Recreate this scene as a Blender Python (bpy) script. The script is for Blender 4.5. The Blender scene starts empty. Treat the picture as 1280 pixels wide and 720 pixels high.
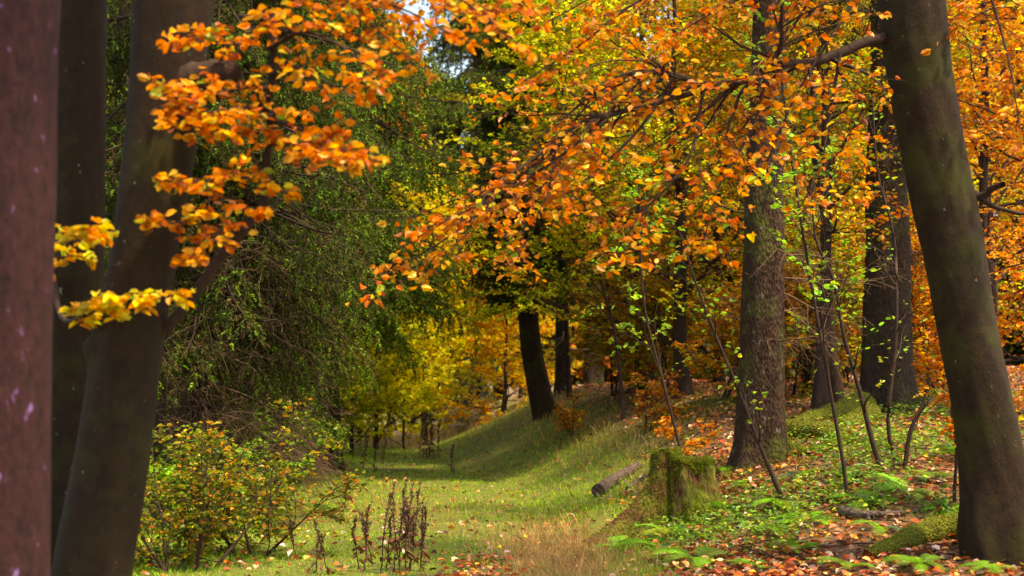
import bpy, math
import numpy as np

SC = bpy.context.scene
COL = SC.collection
R = np.random.default_rng(7)
rad = math.radians

# ------------------------------------------------------------------ camera
PITCH = math.atan(116/1778.0)
EYE = np.array([0.0, 0.0, 1.5])
cam = bpy.data.cameras.new('camera'); camo = bpy.data.objects.new('camera', cam); COL.objects.link(camo)
camo.location = EYE; camo.rotation_euler = (math.pi/2+PITCH, 0, 0)
cam.lens = 50; cam.sensor_width = 36; cam.clip_start = 0.1; cam.clip_end = 2000
cam.dof.use_dof = True; cam.dof.focus_distance = 13.0; cam.dof.aperture_fstop = 2.0
SC.camera = camo
# ------------------------------------------------------------------ world, sun, exposure
SUN_EL, SUN_AZ = 66.0, 125.0      # azimuth clockwise from +Y: high, to the right
w = bpy.data.worlds.new('World'); SC.world = w; w.use_nodes = True
nt = w.node_tree; bgn = nt.nodes['Background']
sky = nt.nodes.new('ShaderNodeTexSky'); sky.sky_type = 'NISHITA'; sky.sun_disc = False
sky.sun_elevation = rad(SUN_EL); sky.sun_rotation = rad(SUN_AZ); sky.dust_density = 2.5; sky.air_density = 1.0
nt.links.new(sky.outputs[0], bgn.inputs[0]); bgn.inputs[1].default_value = 0.15
sl = bpy.data.lights.new('sun', 'SUN'); sl.energy = 3.0; sl.angle = rad(3.0); sl.color = (1.0, 0.86, 0.66)
so = bpy.data.objects.new('sun', sl); COL.objects.link(so)
so.rotation_euler = (rad(90-SUN_EL), 0, rad(180-SUN_AZ)); so.location = (0, 0, 30)
SC.view_settings.view_transform = 'Standard'; SC.view_settings.look = 'None'
SC.view_settings.gamma = 1; SC.view_settings.exposure = 1.62
SC.view_settings.use_white_balance = True; SC.view_settings.white_balance_temperature = 8700; SC.view_settings.white_balance_tint = 6
SC.render.engine = 'CYCLES'
cy = SC.cycles
cy.use_denoising = True; cy.max_bounces = 6; cy.diffuse_bounces = 3; cy.glossy_bounces = 2
cy.transmission_bounces = 4; cy.transparent_max_bounces = 4; cy.sample_clamp_indirect = 6

# ------------------------------------------------------------------ pixel <-> world
cp, sp = math.cos(PITCH), math.sin(PITCH)
def P(px, py, Y):
    u = (px-640)/1778.0; v = (360-py)/1778.0
    d = np.array([u, cp - v*sp, sp + v*cp])
    return EYE + d*(Y/d[1])
def interp_s(t, a, b):
    x = np.clip((t-a)/(b-a), 0, 1); return x*x*(3-2*x)
def vnoise(x, y, seed=0):
    r = np.random.default_rng(seed); s = 0
    for k in range(7):
        a = r.uniform(0, 6.28); f = 0.35*1.6**k; ph = r.uniform(0, 6.28)
        s = s + np.sin((x*np.cos(a)+y*np.sin(a))*f*2.2+ph + 1.3*np.sin((y*np.cos(a)-x*np.sin(a))*f*1.3+ph*2))/(1.45**k)
    return s/3.0
def path_edge(Y): return np.interp(Y, [0, 12, 16, 20, 24, 28, 34, 60], [.9, .75, .55, .1, -.75, -1.7, -2.2, -3.2])
def G(x, Y):
    x = np.asarray(x, float); Y = np.asarray(Y, float)
    s = x - path_edge(Y)
    A = np.interp(Y, [0, 9, 10.2, 11.5, 14, 18, 24, 30, 45, 80], [.0, .12, .27, .48, .85, 1.12, 1.38, 1.38, 1.1, .6])
    wd = np.interp(Y, [0, 14, 20, 26, 40], [2.9, 2.8, 2.8, 3.3, 3.8])
    z = A*(.5*interp_s(s, -.25, wd)+.5*np.clip((s+.1)/wd, 0, 1)) + np.clip(s-wd, 0, 8)*.045 + np.clip(s-wd-8, 0, 40)*.02
    sl_ = -(x + 2.6 + .06*np.clip(Y-10, 0, 30))
    z = z + .35*interp_s(sl_, 0, 3)
    z = z + .035*vnoise(x*.6, Y*.6, 3)*(.35+.65*interp_s(s, 0, 1.5)) + .018*vnoise(x*4, Y*4, 5)
    z = z - .25*interp_s(Y, 32, 60) * (s < 0)
    return z
def gp(px, py, y0=8., y1=90.):
    Ys = np.linspace(y0, y1, 4000)
    p0 = P(px, py, 1.0)-EYE
    pts = EYE + p0[None]*Ys[:, None]
    g = G(pts[:, 0], pts[:, 1])
    k = np.argmax(pts[:, 2] <= g)
    return np.array([pts[k, 0], pts[k, 1], g[k]])

# ------------------------------------------------------------------ mesh builder
class MB:
    def __init__(s): s.v = []; s.f = []; s.m = []; s.c = []; s.sm = []; s.n = 0
    def add(s, V, F, mat=0, col=(.5, .5, .5), smooth=False):
        V = np.asarray(V, np.float32).reshape(-1, 3); F = np.asarray(F, np.int64)
        if len(V) == 0 or len(F) == 0: return
        s.v.append(V); s.f.append(F+s.n); s.m.append(np.full(len(F), mat, np.int32))
        s.sm.append(np.full(len(F), smooth, bool))
        c = np.asarray(col, np.float32)
        if c.ndim == 1: c = np.tile(c[None], (len(V), 1))
        s.c.append(c); s.n += len(V)
    def build(s, name, mats, parent=None, origin=None):
        me = bpy.data.meshes.new(name)
        V = np.concatenate(s.v)
        if origin is not None: V = V - np.asarray(origin, np.float32)
        me.vertices.add(len(V)); me.vertices.foreach_set('co', V.ravel())
        li = np.concatenate([f.ravel() for f in s.f]); sz = np.concatenate([np.full(len(f), f.shape[1]) for f in s.f])
        st = np.concatenate([[0], np.cumsum(sz)[:-1]])
        me.loops.add(len(li)); me.loops.foreach_set('vertex_index', li.astype(np.int32))
        me.polygons.add(len(sz)); me.polygons.foreach_set('loop_start', st.astype(np.int32))
        me.polygons.foreach_set('material_index', np.concatenate(s.m)); me.polygons.foreach_set('use_smooth', np.concatenate(s.sm))
        at = me.attributes.new('tint', 'FLOAT_COLOR', 'POINT')
        c = np.concatenate(s.c); c = np.concatenate([c, np.ones((len(c), 1), np.float32)], 1)
        at.data.foreach_set('color', c.ravel())
        for m in mats: me.materials.append(m)
        me.update(calc_edges=True)
        o = bpy.data.objects.new(name, me); COL.objects.link(o)
        if parent is not None: o.parent = parent
        return o
def tag(o, label=None, cat=None, group=None, kind=None):
    if label: o['label'] = label
    if cat: o['category'] = cat
    if group: o['group'] = group
    if kind: o['kind'] = kind
    return o
def thing(name, loc, label, cat, group=None):
    o = bpy.data.objects.new(name, None); COL.objects.link(o); o.location = loc; o.empty_display_size = .2
    return tag(o, label, cat, group)
def nrm(a): return a/np.maximum(np.linalg.norm(a, axis=-1, keepdims=True), 1e-9)

# ------------------------------------------------------------------ tubes (vectorised)
def tubes(mb, C, Rr, sides=5, mat=0, col=(.5, .5, .5), smooth=True, cap=False):
    """C (M,K,3) centre lines, Rr (M,K) radii"""
    C = np.asarray(C, float); Rr = np.asarray(Rr, float)
    M, K, _ = C.shape
    T = nrm(np.gradient(C, axis=1))
    ref = np.where(np.abs(T[..., 2:3]) > .9, np.array([1., 0, 0]), np.array([0, 0, 1.]))
    ref = ref[:, :1].repeat(K, 1)
    U = nrm(np.cross(T, ref)); W = np.cross(T, U)
    a = np.arange(sides)/sides*2*np.pi
    V = C[:, :, None]+Rr[:, :, None, None]*(U[:, :, None]*np.cos(a)[None, None, :, None]+W[:, :, None]*np.sin(a)[None, None, :, None])
    k = np.arange(K-1)[:, None]; j = np.arange(sides)[None]
    q = np.stack([k*sides+j, k*sides+(j+1) % sides, (k+1)*sides+(j+1) % sides, (k+1)*sides+j], -1).reshape(-1, 4)
    F = (np.arange(M)[:, None, None]*K*sides+q[None]).reshape(-1, 4)
    mb.add(V, F, mat, col, smooth)
def smoothline(pts, K):
    pts = np.asarray(pts, float); n = len(pts)
    d = np.concatenate([[0], np.cumsum(np.linalg.norm(np.diff(pts[:, :3], axis=0), axis=1))]); d /= d[-1]
    # Catmull-Rom in index space
    t = np.linspace(0, 1, K); out = []
    ext = np.concatenate([[2*pts[0]-pts[1]], pts, [2*pts[-1]-pts[-2]]])
    for x in t:
        i = min(np.searchsorted(d, x, side='right')-1, n-2); f = (x-d[i])/(d[i+1]-d[i])
        p0, p1, p2, p3 = ext[i], ext[i+1], ext[i+2], ext[i+3]
        out.append(.5*((2*p1)+(-p0+p2)*f+(2*p0-5*p1+4*p2-p3)*f*f+(-p0+3*p1-3*p2+p3)*f**3))
    return np.array(out)
def grow(par, pr, n, t0, t1, length, ang, K=6, up=0., wob=.12, flat=.75, rr=.55, rt=.15, lvar=.35, taperlen=.5):
    """children of every branch in par (M,Kp,3) with radii pr (M,Kp)"""
    M, Kp, _ = par.shape
    t = t0+(t1-t0)*((np.arange(n)[None]+R.uniform(0, 1, (M, n)))/n)
    f = t*(Kp-1); i = np.minimum(f.astype(int), Kp-2); fr = (f-i)[..., None]
    mi = np.arange(M)[:, None]
    a = par[mi, i]; b = par[mi, i+1]
    base = a*(1-fr)+b*fr; T = nrm(b-a)
    r0 = (pr[mi, i]*(1-fr[..., 0])+pr[mi, i+1]*fr[..., 0])*rr
    side = nrm(np.cross(T, np.array([0, 0, 1.]))+1e-4)
    sgn = np.where((np.arange(n)[None]+R.integers(0, 2, (M, 1))) % 2 == 0, 1., -1.)[..., None]
    rnd = nrm(R.normal(size=(M, n, 3)))
    sd = nrm(side*sgn*flat+rnd*(1-flat))
    an = np.radians(ang)*R.uniform(.7, 1.25, (M, n, 1))
    d = nrm(T*np.cos(an)+sd*np.sin(an))
    L = length*R.uniform(1-lvar, 1+lvar, (M, n, 1))*(1-taperlen*t[..., None])
    base = base.reshape(-1, 3); d = d.reshape(-1, 3); L = L.reshape(-1, 1); r0 = r0.reshape(-1)
    pts = [base]; cur = base
    for k in range(K-1):
        d = nrm(d+R.normal(size=d.shape)*wob+np.array([0, 0, up]))
        cur = cur+d*L/(K-1); pts.append(cur)
    C = np.stack(pts, 1)
    rd = r0[:, None]*np.linspace(1, rt, K)[None]
    return C, rd
# ------------------------------------------------------------------ leaves
LEAF = np.array([[0, 0, 0], [-.30, .28, .10], [-.27, .68, .09], [0, 1, -.04], [.27, .68, .09], [.30, .28, .10]])
LEAFF = np.array([[0, 3, 2, 1], [0, 5, 4, 3]])
def leaves(mb, pos, d, n, size, col, mat=1, wide=1.0, curl=1.0):
    d = nrm(d); s = nrm(np.cross(d, n)); nn = np.cross(s, d)
    L = LEAF*np.array([wide, 1, curl])
    size = np.asarray(size).reshape(-1, 1, 1)
    V = pos[:, None]+size*(s[:, None]*L[None, :, 0:1]+d[:, None]*L[None, :, 1:2]+nn[:, None]*L[None, :, 2:3])
    N = len(pos)
    F = (np.arange(N)[:, None, None]*6+LEAFF[None]).reshape(-1, 4)
    mb.add(V, F, mat, np.repeat(col, 6, axis=0))
def pick(pal, N, jit=.12):
    """pal: list of (weight, (r,g,b)); colour varies per leaf"""
    wt = np.array([p[0] for p in pal], float); wt /= wt.sum()
    c = np.array([p[1] for p in pal], float)
    k = R.choice(len(pal), N, p=wt)
    return np.clip(c[k]*np.exp(R.normal(size=(N, 1))*jit*1.3)*np.exp(R.normal(size=(N, 3))*jit*.5), 0.004, .9)
def leaf_on(mb, C, per, size, pal, t0=.15, mat=1, up=.9, jit=.45, spread=.01, clump=True, wide=1., droop=.15):
    M, K, _ = C.shape
    t = t0+(1-t0)*R.uniform(0, 1, (M, per)); f = t*(K-1); i = np.minimum(f.astype(int), K-2); fr = (f-i)[..., None]
    mi = np.arange(M)[:, None]; a = C[mi, i]; b = C[mi, i+1]
    p = (a*(1-fr)+b*fr).reshape(-1, 3); T = nrm(b-a).reshape(-1, 3)
    side = nrm(np.cross(T, np.array([0, 0, 1.]))+1e-4)*R.choice([-1., 1.], (len(T), 1))
    d = nrm(T*R.uniform(.2, 1, (len(T), 1))+side+R.normal(size=T.shape)*.3-np.array([0, 0, droop]))
    n = nrm(np.array([0, 0, up])+R.normal(size=T.shape)*jit)
    N = len(p)
    col = pick(pal, N)
    if clump:                                   # neighbouring leaves of one twig share their turn of colour
        tw = np.exp(R.normal(size=(M, 1))*.18).repeat(per, 1).reshape(-1, 1)
        col = np.clip(col*tw**np.array([.6, 1.3, .6]), .004, .9)
    leaves(mb, p+R.normal(size=p.shape)*spread, d, n, size*R.uniform(.65, 1.2, N), col, mat, wide, curl=R.uniform(.2, 2.8))

# ------------------------------------------------------------------ materials
def mat_base(name):
    m = bpy.data.materials.new(name); m.use_nodes = True
    return m, m.node_tree, m.node_tree.nodes['Principled BSDF']
def leaf_mat(name, transl=.45, rough=.42, spec=.5):
    m, t, b = mat_base(name)
    at = t.nodes.new('ShaderNodeAttribute'); at.attribute_name = 'tint'
    nz = t.nodes.new('ShaderNodeTexNoise'); nz.inputs['Scale'].default_value = 70; nz.inputs['Detail'].default_value = 4
    mr = t.nodes.new('ShaderNodeMapRange'); mr.inputs[1].default_value = .3; mr.inputs[2].default_value = .62; mr.inputs[3].default_value = .5; mr.inputs[4].default_value = 1.2
    mx = t.nodes.new('ShaderNodeVectorMath'); mx.operation = 'SCALE'
    t.links.new(nz.outputs[0], mr.inputs[0]); t.links.new(at.outputs['Color'], mx.inputs[0]); t.links.new(mr.outputs[0], mx.inputs[3])
    t.links.new(mx.outputs[0], b.inputs['Base Color'])
    b.inputs['Roughness'].default_value = rough; b.inputs['Specular IOR Level'].default_value = spec
    tr = t.nodes.new('ShaderNodeBsdfTranslucent'); t.links.new(mx.outputs[0], tr.inputs[0])
    mix = t.nodes.new('ShaderNodeMixShader'); mix.inputs[0].default_value = transl
    t.links.new(b.outputs[0], mix.inputs[1]); t.links.new(tr.outputs[0], mix.inputs[2])
    t.links.new(mix.outputs[0], t.nodes['Material Output'].inputs[0])
    return m
def bark_mat(name, c1, c2, moss=0., lichen=0., scale=14, bump=.6, mosscol=(.075, .085, .012), streak=.22, lichcol=(.45, .42, .5), cell=1.):
    m, t, b = mat_base(name); N = t.nodes; Lk = t.links
    tc = N.new('ShaderNodeTexCoord')
    mp = N.new('ShaderNodeMapping'); mp.inputs['Scale'].default_value = (1, 1, streak); Lk.new(tc.outputs['Object'], mp.inputs[0])
    n1 = N.new('ShaderNodeTexNoise'); n1.inputs['Scale'].default_value = scale; n1.inputs['Detail'].default_value = 12; n1.inputs['Roughness'].default_value = .74
    Lk.new(mp.outputs[0], n1.inputs[0])
    vo = N.new('ShaderNodeTexVoronoi'); vo.inputs['Scale'].default_value = scale*1.7; Lk.new(mp.outputs[0], vo.inputs[0])
    cr = N.new('ShaderNodeValToRGB'); cr.color_ramp.elements[0].position = .32; cr.color_ramp.elements[1].position = .68
    cr.color_ramp.elements[0].color = (*c1, 1); cr.color_ramp.elements[1].color = (*c2, 1); Lk.new(n1.outputs[0], cr.inputs[0])
    n2 = N.new('ShaderNodeTexNoise'); n2.inputs['Scale'].default_value = 2.2; n2.inputs['Detail'].default_value = 9; n2.inputs['Roughness'].default_value = .7
    Lk.new(tc.outputs['Object'], n2.inputs[0])
    r2 = N.new('ShaderNodeMapRange'); r2.inputs[1].default_value = .62-.4*moss; r2.inputs[2].default_value = .78-.4*moss; Lk.new(n2.outputs[0], r2.inputs[0])
    mx = N.new('ShaderNodeMix'); mx.data_type = 'RGBA'; mx.inputs[7].default_value = (*mosscol, 1)
    Lk.new(cr.outputs[0], mx.inputs[6]); Lk.new(r2.outputs[0], mx.inputs[0]); 
    if moss <= 0: mx.inputs[0].default_value = 0; t.links.remove(mx.inputs[0].links[0])
    n3 = N.new('ShaderNodeTexNoise'); n3.inputs['Scale'].default_value = 26; n3.inputs['Detail'].default_value = 4
    Lk.new(mp.outputs[0], n3.inputs[0])
    r3 = N.new('ShaderNodeMapRange'); r3.inputs[1].default_value = .74-.16*lichen; r3.inputs[2].default_value = .79-.16*lichen; Lk.new(n3.outputs[0], r3.inputs[0])
    mx2 = N.new('ShaderNodeMix'); mx2.data_type = 'RGBA'; mx2.inputs[7].default_value = (*lichcol, 1)
    Lk.new(mx.outputs[2], mx2.inputs[6])
    if lichen > 0: Lk.new(r3.outputs[0], mx2.inputs[0])
    else: mx2.inputs[0].default_value = 0
    Lk.new(mx2.outputs[2], b.inputs['Base Color']); b.inputs['Roughness'].default_value = .85; b.inputs['Specular IOR Level'].default_value = .25
    ad = N.new('ShaderNodeMath'); ad.operation = 'ADD'; ml = N.new('ShaderNodeMath'); ml.operation = 'MULTIPLY'; ml.inputs[1].default_value = cell; Lk.new(vo.outputs[0], ml.inputs[0]); Lk.new(n1.outputs[0], ad.inputs[0]); Lk.new(ml.outputs[0], ad.inputs[1])
    bp = N.new('ShaderNodeBump'); bp.inputs['Strength'].default_value = bump; bp.inputs['Distance'].default_value = .03
    Lk.new(ad.outputs[0], bp.inputs['Height']); Lk.new(bp.outputs[0], b.inputs['Normal'])
    return m
M_leaf = leaf_mat('leaf', .5, .42, .35); M_glow = leaf_mat('backlit_leaf', .68, .5, .3); M_needle = leaf_mat('needle', .3, .65, .15); M_litter = leaf_mat('litter_leaf', .2, .38, .6)
M_grass = leaf_mat('grass_blade', .4, .5, .35)
M_twig = bark_mat('twig_bark', (.016, .009, .007), (.055, .031, .023), scale=30, bump=.2)
M_twig2 = bark_mat('dead_twig_bark', (.06, .036, .024), (.17, .10, .065), scale=30, bump=.2)
M_beech = bark_mat('beech_bark', (.008, .004, .0015), (.026, .0125, .0045), moss=.25, lichen=.25, scale=16, bump=.5, cell=.0, streak=.7, mosscol=(.030, .027, .004), lichcol=(.2, .19, .15))
M_beech_red = bark_mat('red_brown_bark', (.009, .003, .003), (.056, .015, .019), moss=.05, lichen=.42, scale=26, bump=.7, cell=.15, streak=.45, lichcol=(.22, .12, .34))
M_beech_moss = bark_mat('mossy_beech_bark', (.007, .0035, .0015), (.025, .012, .0045), moss=.38, lichen=.2, scale=16, bump=.5, cell=.0, streak=.7, mosscol=(.028, .027, .003), lichcol=(.16, .15, .1))
M_spruce = bark_mat('spruce_bark', (.014, .006, .0035), (.070, .032, .020), moss=.3, lichen=.6, scale=26, bump=1., streak=.4, lichcol=(.15, .14, .11))
M_spruce_dark = bark_mat('dark_spruce_bark', (.012, .007, .005), (.05, .03, .02), moss=.3, scale=24, bump=1., streak=.35, mosscol=(.05, .055, .01))
M_moss = bark_mat('moss', (.05, .065, .006), (.20, .21, .018), moss=0, scale=30, bump=1., streak=1)
M_stump = bark_mat('stump_wood', (.03, .011, .006), (.17, .065, .028), moss=.5, scale=22, bump=1., streak=.22, mosscol=(.12, .15, .010))
M_log = bark_mat('log_bark', (.035, .022, .02), (.14, .10, .09), moss=.05, lichen=.3, scale=16, bump=.8, streak=1, lichcol=(.4, .35, .38))

# ------------------------------------------------------------------ palettes
ORANGE = [(4, (.76, .21, .008)), (4, (.84, .31, .014)), (1.6, (.56, .13, .010)), (2, (.88, .48, .04)), (.5, (.34, .09, .01)), (.5, (.30, .36, .03))]
GOLD = [(4, (.88, .60, .03)), (3, (.82, .42, .02)), (3, (.90, .72, .07)), (1.5, (.55, .58, .04))]
LEMON = [(4, (.90, .78, .06)), (3, (.70, .72, .05)), (2, (.90, .60, .04)), (1, (.42, .55, .04))]
YELGREEN = [(3, (.46, .44, .02)), (4, (.26, .34, .018)), (1.5, (.70, .50, .03)), (2, (.13, .24, .016))]
MIXED = [(3, (.72, .30, .015)), (2, (.74, .44, .02)), (3, (.36, .38, .018)), (2, (.60, .16, .010)), (2, (.16, .26, .016))]
RUST = [(4, (.70, .22, .015)), (3, (.80, .36, .02)), (2, (.5, .12, .01)), (1, (.5, .42, .03))]
GREEN = [(4, (.18, .40, .03)), (3, (.28, .48, .03)), (2, (.32, .42, .03)), (1, (.5, .45, .03))]
NEEDLE = [(5, (.038, .058, .008)), (3, (.065, .105, .010)), (1.6, (.13, .24, .016)), (2.4, (.09, .058, .018))]
NEEDLE_DARK = [(5, (.040, .052, .007)), (3, (.06, .085, .010)), (1.5, (.09, .05, .02))]
NEEDLE_BLUE = [(5, (.05, .085, .06)), (3, (.08, .12, .07)), (1, (.04, .06, .04))]

# ------------------------------------------------------------------ trunks
def trunk_mesh(mb, pts, radii, mat=0, sides=36, per_m=14, flare=0., roots=5, rough=.05, top_closed=False, bumps=()):
    pts = np.asarray(pts, float)
    L = np.linalg.norm(np.diff(pts, axis=0), axis=1).sum(); K = max(8, int(L*per_m))
    q = smoothline(np.concatenate([pts, np.asarray(radii, float)[:, None]], 1), K)
    C = q[:, :3]; r = q[:, 3]
    h = np.concatenate([[0], np.cumsum(np.linalg.norm(np.diff(C, axis=0), axis=1))])
    a = np.arange(sides)/sides*2*np.pi
    T = nrm(np.gradient(C, axis=0)); U = nrm(np.cross(T, np.array([0, 1., 0]))); W = np.cross(T, U)
    ph = R.uniform(0, 6.28, 12); d = 0
    for k, (ka, kh, am) in enumerate([(2, 1.1, .5), (3, 2.3, .45), (5, 1.7, .3), (7, 5.1, .25), (11, 9., .22), (1, 3.2, .4)]):
        d = d+am*np.sin(ka*a[None]+kh*h[:, None]+ph[k]+.8*np.sin(kh*.7*h[:, None]+ph[k+6]))
    rr = r[:, None]*(1+rough*d)
    if flare > 0:
        e = np.exp(-np.maximum(h-.25, 0)/.28)[:, None]
        lob = .5+.5*np.cos(roots*a[None]+ph[0]+.5*np.sin(a[None]*2+ph[1]))
        rr = rr*(1+flare*e*(.35+lob))
    for (bh, ba, bs, bamp) in bumps:
        da = np.angle(np.exp(1j*(a[None]-ba)))
        rr = rr+bamp*np.exp(-((h[:, None]-bh)/bs)**2-(da*r[:, None]/bs)**2)
    V = C[:, None]+rr[..., None]*(U[:, None]*np.cos(a)[None, :, None]+W[:, None]*np.sin(a)[None, :, None])
    k = np.arange(K-1)[:, None]; j = np.arange(sides)[None]
    F = np.stack([k*sides+j, k*sides+(j+1) % sides, (k+1)*sides+(j+1) % sides, (k+1)*sides+j], -1).reshape(-1, 4)
    mb.add(V, F, mat, (.5, .5, .5), True)
    return C, r

def crown_add(mb, C1, r1, n2, len2, n3, len3, per, size, pal, ang2=50, ang3=45, up=0.02, twig=0, leaf=1, jit=.45, t0=.15, sides=4, nleaf2=True, upn=.9, droop=.15):
    """secondary and tertiary branches with leaves on given primaries"""
    C2, r2 = grow(C1, r1, n2, t0, 1, len2, ang2, 6, up, .14)
    r2 = np.maximum(r2, .0022)
    tubes(mb, C2, r2, sides, twig)
    C3, r3 = grow(C2, r2, n3, .1, 1, len3, ang3, 5, up*.5-.01, .16)
    r3 = np.maximum(r3, .0014)
    tubes(mb, C3, r3, 3, twig)
    leaf_on(mb, C3, per, size, pal, .1, leaf, jit=jit, up=upn, droop=droop)
    if nleaf2: leaf_on(mb, C2, max(2, per//2), size, pal, .4, leaf, jit=jit, up=upn, droop=droop)

def beech(name, x, Y, h, r, label, cat='tree', pal=GOLD, n1=14, len1=2.2, z0=.6, n2=7, len2=.9, n3=6, len3=.42, per=9, size=.065, lean=(0, 0), bark=None, ang=65, up1=.06, group=None, flat=.4, stems=1, jit=.5, base=None, upn=.9, cname='crown', thin=False):
    z = float(G(x, Y)); root = thing(name, (x, Y, z), label, cat, group)
    org = (x, Y, z)
    tm = MB(); cm = MB()
    for s_ in range(stems):
        off = R.normal(size=2)*.06*(stems > 1); ln = np.array(lean)+R.normal(size=2)*(.5 if stems > 1 else .06)
        hh = h*R.uniform(.7, 1) if stems > 1 else h
        pts = []; 
        for i in range(7):
            t = i/6
            pts.append([x+off[0]+ln[0]*t+R.normal()*.03*hh*.2, Y+off[1]+ln[1]*t+R.normal()*.03*hh*.2, z-.15+hh*t])
        rads = [r*(1-.82*(i/6)**.9) for i in range(7)]
        C, rc = trunk_mesh(tm, pts, rads, 0, sides=14 if r < .12 else 22, per_m=7, flare=.35, rough=.06)
        Cp = C[None]; rp = rc[None]
        C1, r1 = grow(Cp, rp, n1, max(.02, z0/hh), .98, len1, ang, 8, up1, .13, flat=flat, rr=.42, rt=.12, taperlen=.55)
        r1 = np.clip(r1, .004, .07)
        # spread primaries round the trunk
        tubes(cm, C1, r1, 6, 0)
        crown_add(cm, C1, r1, n2, len2, n3, len3, per, size, pal, jit=jit, upn=upn)
    tm.build('trunk', [bark or M_twig], root, org)
    cm.build(cname, [M_twig, M_glow if pal[0] == LEMON[0] or (jit == 1. and cat == 'tree') else M_leaf], root, org)
    return root

# spruce ---------------------------------------------------------------
NEED = np.array([[0, 0], [-.5, .35], [0, 1], [.5, .35]])
def needles(mb, C, per, ln, wd, pal, mat=1, t0=.05, hang=0., ang=50):
    M, K, _ = C.shape
    t = t0+(1-t0)*(np.arange(per)[None]+R.uniform(0, 1, (M, per)))/per; f = t*(K-1); i = np.minimum(f.astype(int), K-2); fr = (f-i)[..., None]
    mi = np.arange(M)[:, None]; a = C[mi, i]; b = C[mi, i+1]
    p = (a*(1-fr)+b*fr).reshape(-1, 3); T = nrm(b-a).reshape(-1, 3)
    s = nrm(np.cross(T, R.normal(size=T.shape)))
    an = np.radians(ang)*R.uniform(.5, 1.2, (len(T), 1))
    d = nrm(T*np.cos(an)+s*np.sin(an)-np.array([0, 0, hang])); n = nrm(R.normal(size=T.shape)); sd = nrm(np.cross(d, n))
    N = len(p); L = (ln*R.uniform(.5, 1.2, (N, 1))*(1-.45*t.reshape(-1, 1)))[:, None]; Wd = wd
    V = p[:, None]+sd[:, None]*NEED[None, :, 0:1]*Wd+d[:, None]*NEED[None, :, 1:2]*L
    F = np.arange(N*4).reshape(N, 4)
    # colour is per branchlet with a little per-needle jitter
    c = pick(pal, M, .2)[:, None].repeat(per, 1).reshape(-1, 3)*np.exp(R.normal(size=(N, 1))*.2)
    mb.add(V, F, mat, np.repeat(c, 4, axis=0))
def spruce(name, x, Y, h, r, label, pal=NEEDLE, z0=1.5, reach=2.6, n1=90, n2=16, len2=.55, n3=5, len3=.16, per=12, bark=None, lean=(0, 0), dead=0, blade=(.045, .009), group=None, flare=.5, hang=.28, az=None, deadlen=2.2, trunkpts=None, dead_z=(.8, 3.5), rough=.05, low=1.):
    z = float(G(x, Y)); root = thing(name, (x, Y, z), label, 'tree', group); org = (x, Y, z)
    tm = MB()
    if trunkpts is None:
        pts = [[x+lean[0]*t, Y+lean[1]*t, z-.3+(h+.3)*t] for t in np.linspace(0, 1, 6)]
        rads = [r*(1-.93*t) for t in np.linspace(0, 1, 6)]
    else: pts, rads = trunkpts
    C, rc = trunk_mesh(tm, pts, rads, 0, sides=40, per_m=10, flare=flare, rough=rough)
    tr = tm.build('trunk', [bark or M_spruce_dark], root, org)
    cm = MB()
    def prim(n, za, zb, L0, droop, K=9):
        zz = za+(zb-za)*R.uniform(0, 1, n)**1.5; aa = R.uniform(0, 2*np.pi, n) if az is None else R.uniform(az[0], az[1], n)
        fz = np.clip((zz-z)/h, 0, 1)
        L = L0*(1-fz**1.3*.85)*R.uniform(.7, 1.15, n)*np.interp(zz-z, [1.5, 5], [low, 1])
        bx = np.interp(zz, C[:, 2], C[:, 0]); by = np.interp(zz, C[:, 2], C[:, 1])
        d = np.stack([np.cos(aa), np.sin(aa), R.uniform(-.05, .3, n)], 1); cur = np.stack([bx, by, zz], 1); pl = [cur]
        for k in range(K-1):
            dd = droop*(1.2-1.9*k/(K-1))
            d = nrm(d-np.array([0, 0, 1.])*dd+R.normal(size=d.shape)*.07); cur = cur+d*L[:, None]/(K-1); pl.append(cur)
        Cc = np.stack(pl, 1); rr_ = (.007+.011*L[:, None])*np.linspace(1, .15, K)[None]
        return Cc, rr_
    C1, r1 = prim(n1, z+z0, z+h*.98, reach, .16)
    tubes(cm, C1, r1, 5, 0)
    C2, r2 = grow(C1, r1, n2, .12, 1, len2, 55, 6, -hang, .1, flat=.8, rr=.4)
    r2 = np.maximum(r2, .002); tubes(cm, C2, r2, 3, 0)
    C3, r3 = grow(C2, r2, n3, .1, 1, len3, 45, 4, -.15, .12, flat=.5); 
    needles(cm, C2, per*2, blade[0], blade[1], pal)
    needles(cm, C3, per, blade[0]*.8, blade[1], pal)
    needles(cm, C1, 30, blade[0], blade[1], pal, t0=.5)
    if dead:
        dm = cm; D1, q1 = prim(dead, z+dead_z[0], z+dead_z[1], deadlen, .10); tubes(dm, D1, q1*.7, 5, 2)
        D2, q2 = grow(D1, q1*.7, 9, .15, 1, deadlen*.35, 50, 6, -.10, .16, flat=.5); q2 = np.maximum(q2, .0022); tubes(dm, D2, q2, 4, 2)
        D3, q3 = grow(D2, q2, 7, .1, 1, deadlen*.14, 50, 4, -.12, .2, flat=.4); q3 = np.maximum(q3, .0014); tubes(dm, D3, q3, 3, 2)
    cm.build('crown', [M_twig, M_needle, M_twig2], root, org)
    return root, C, rc

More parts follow.
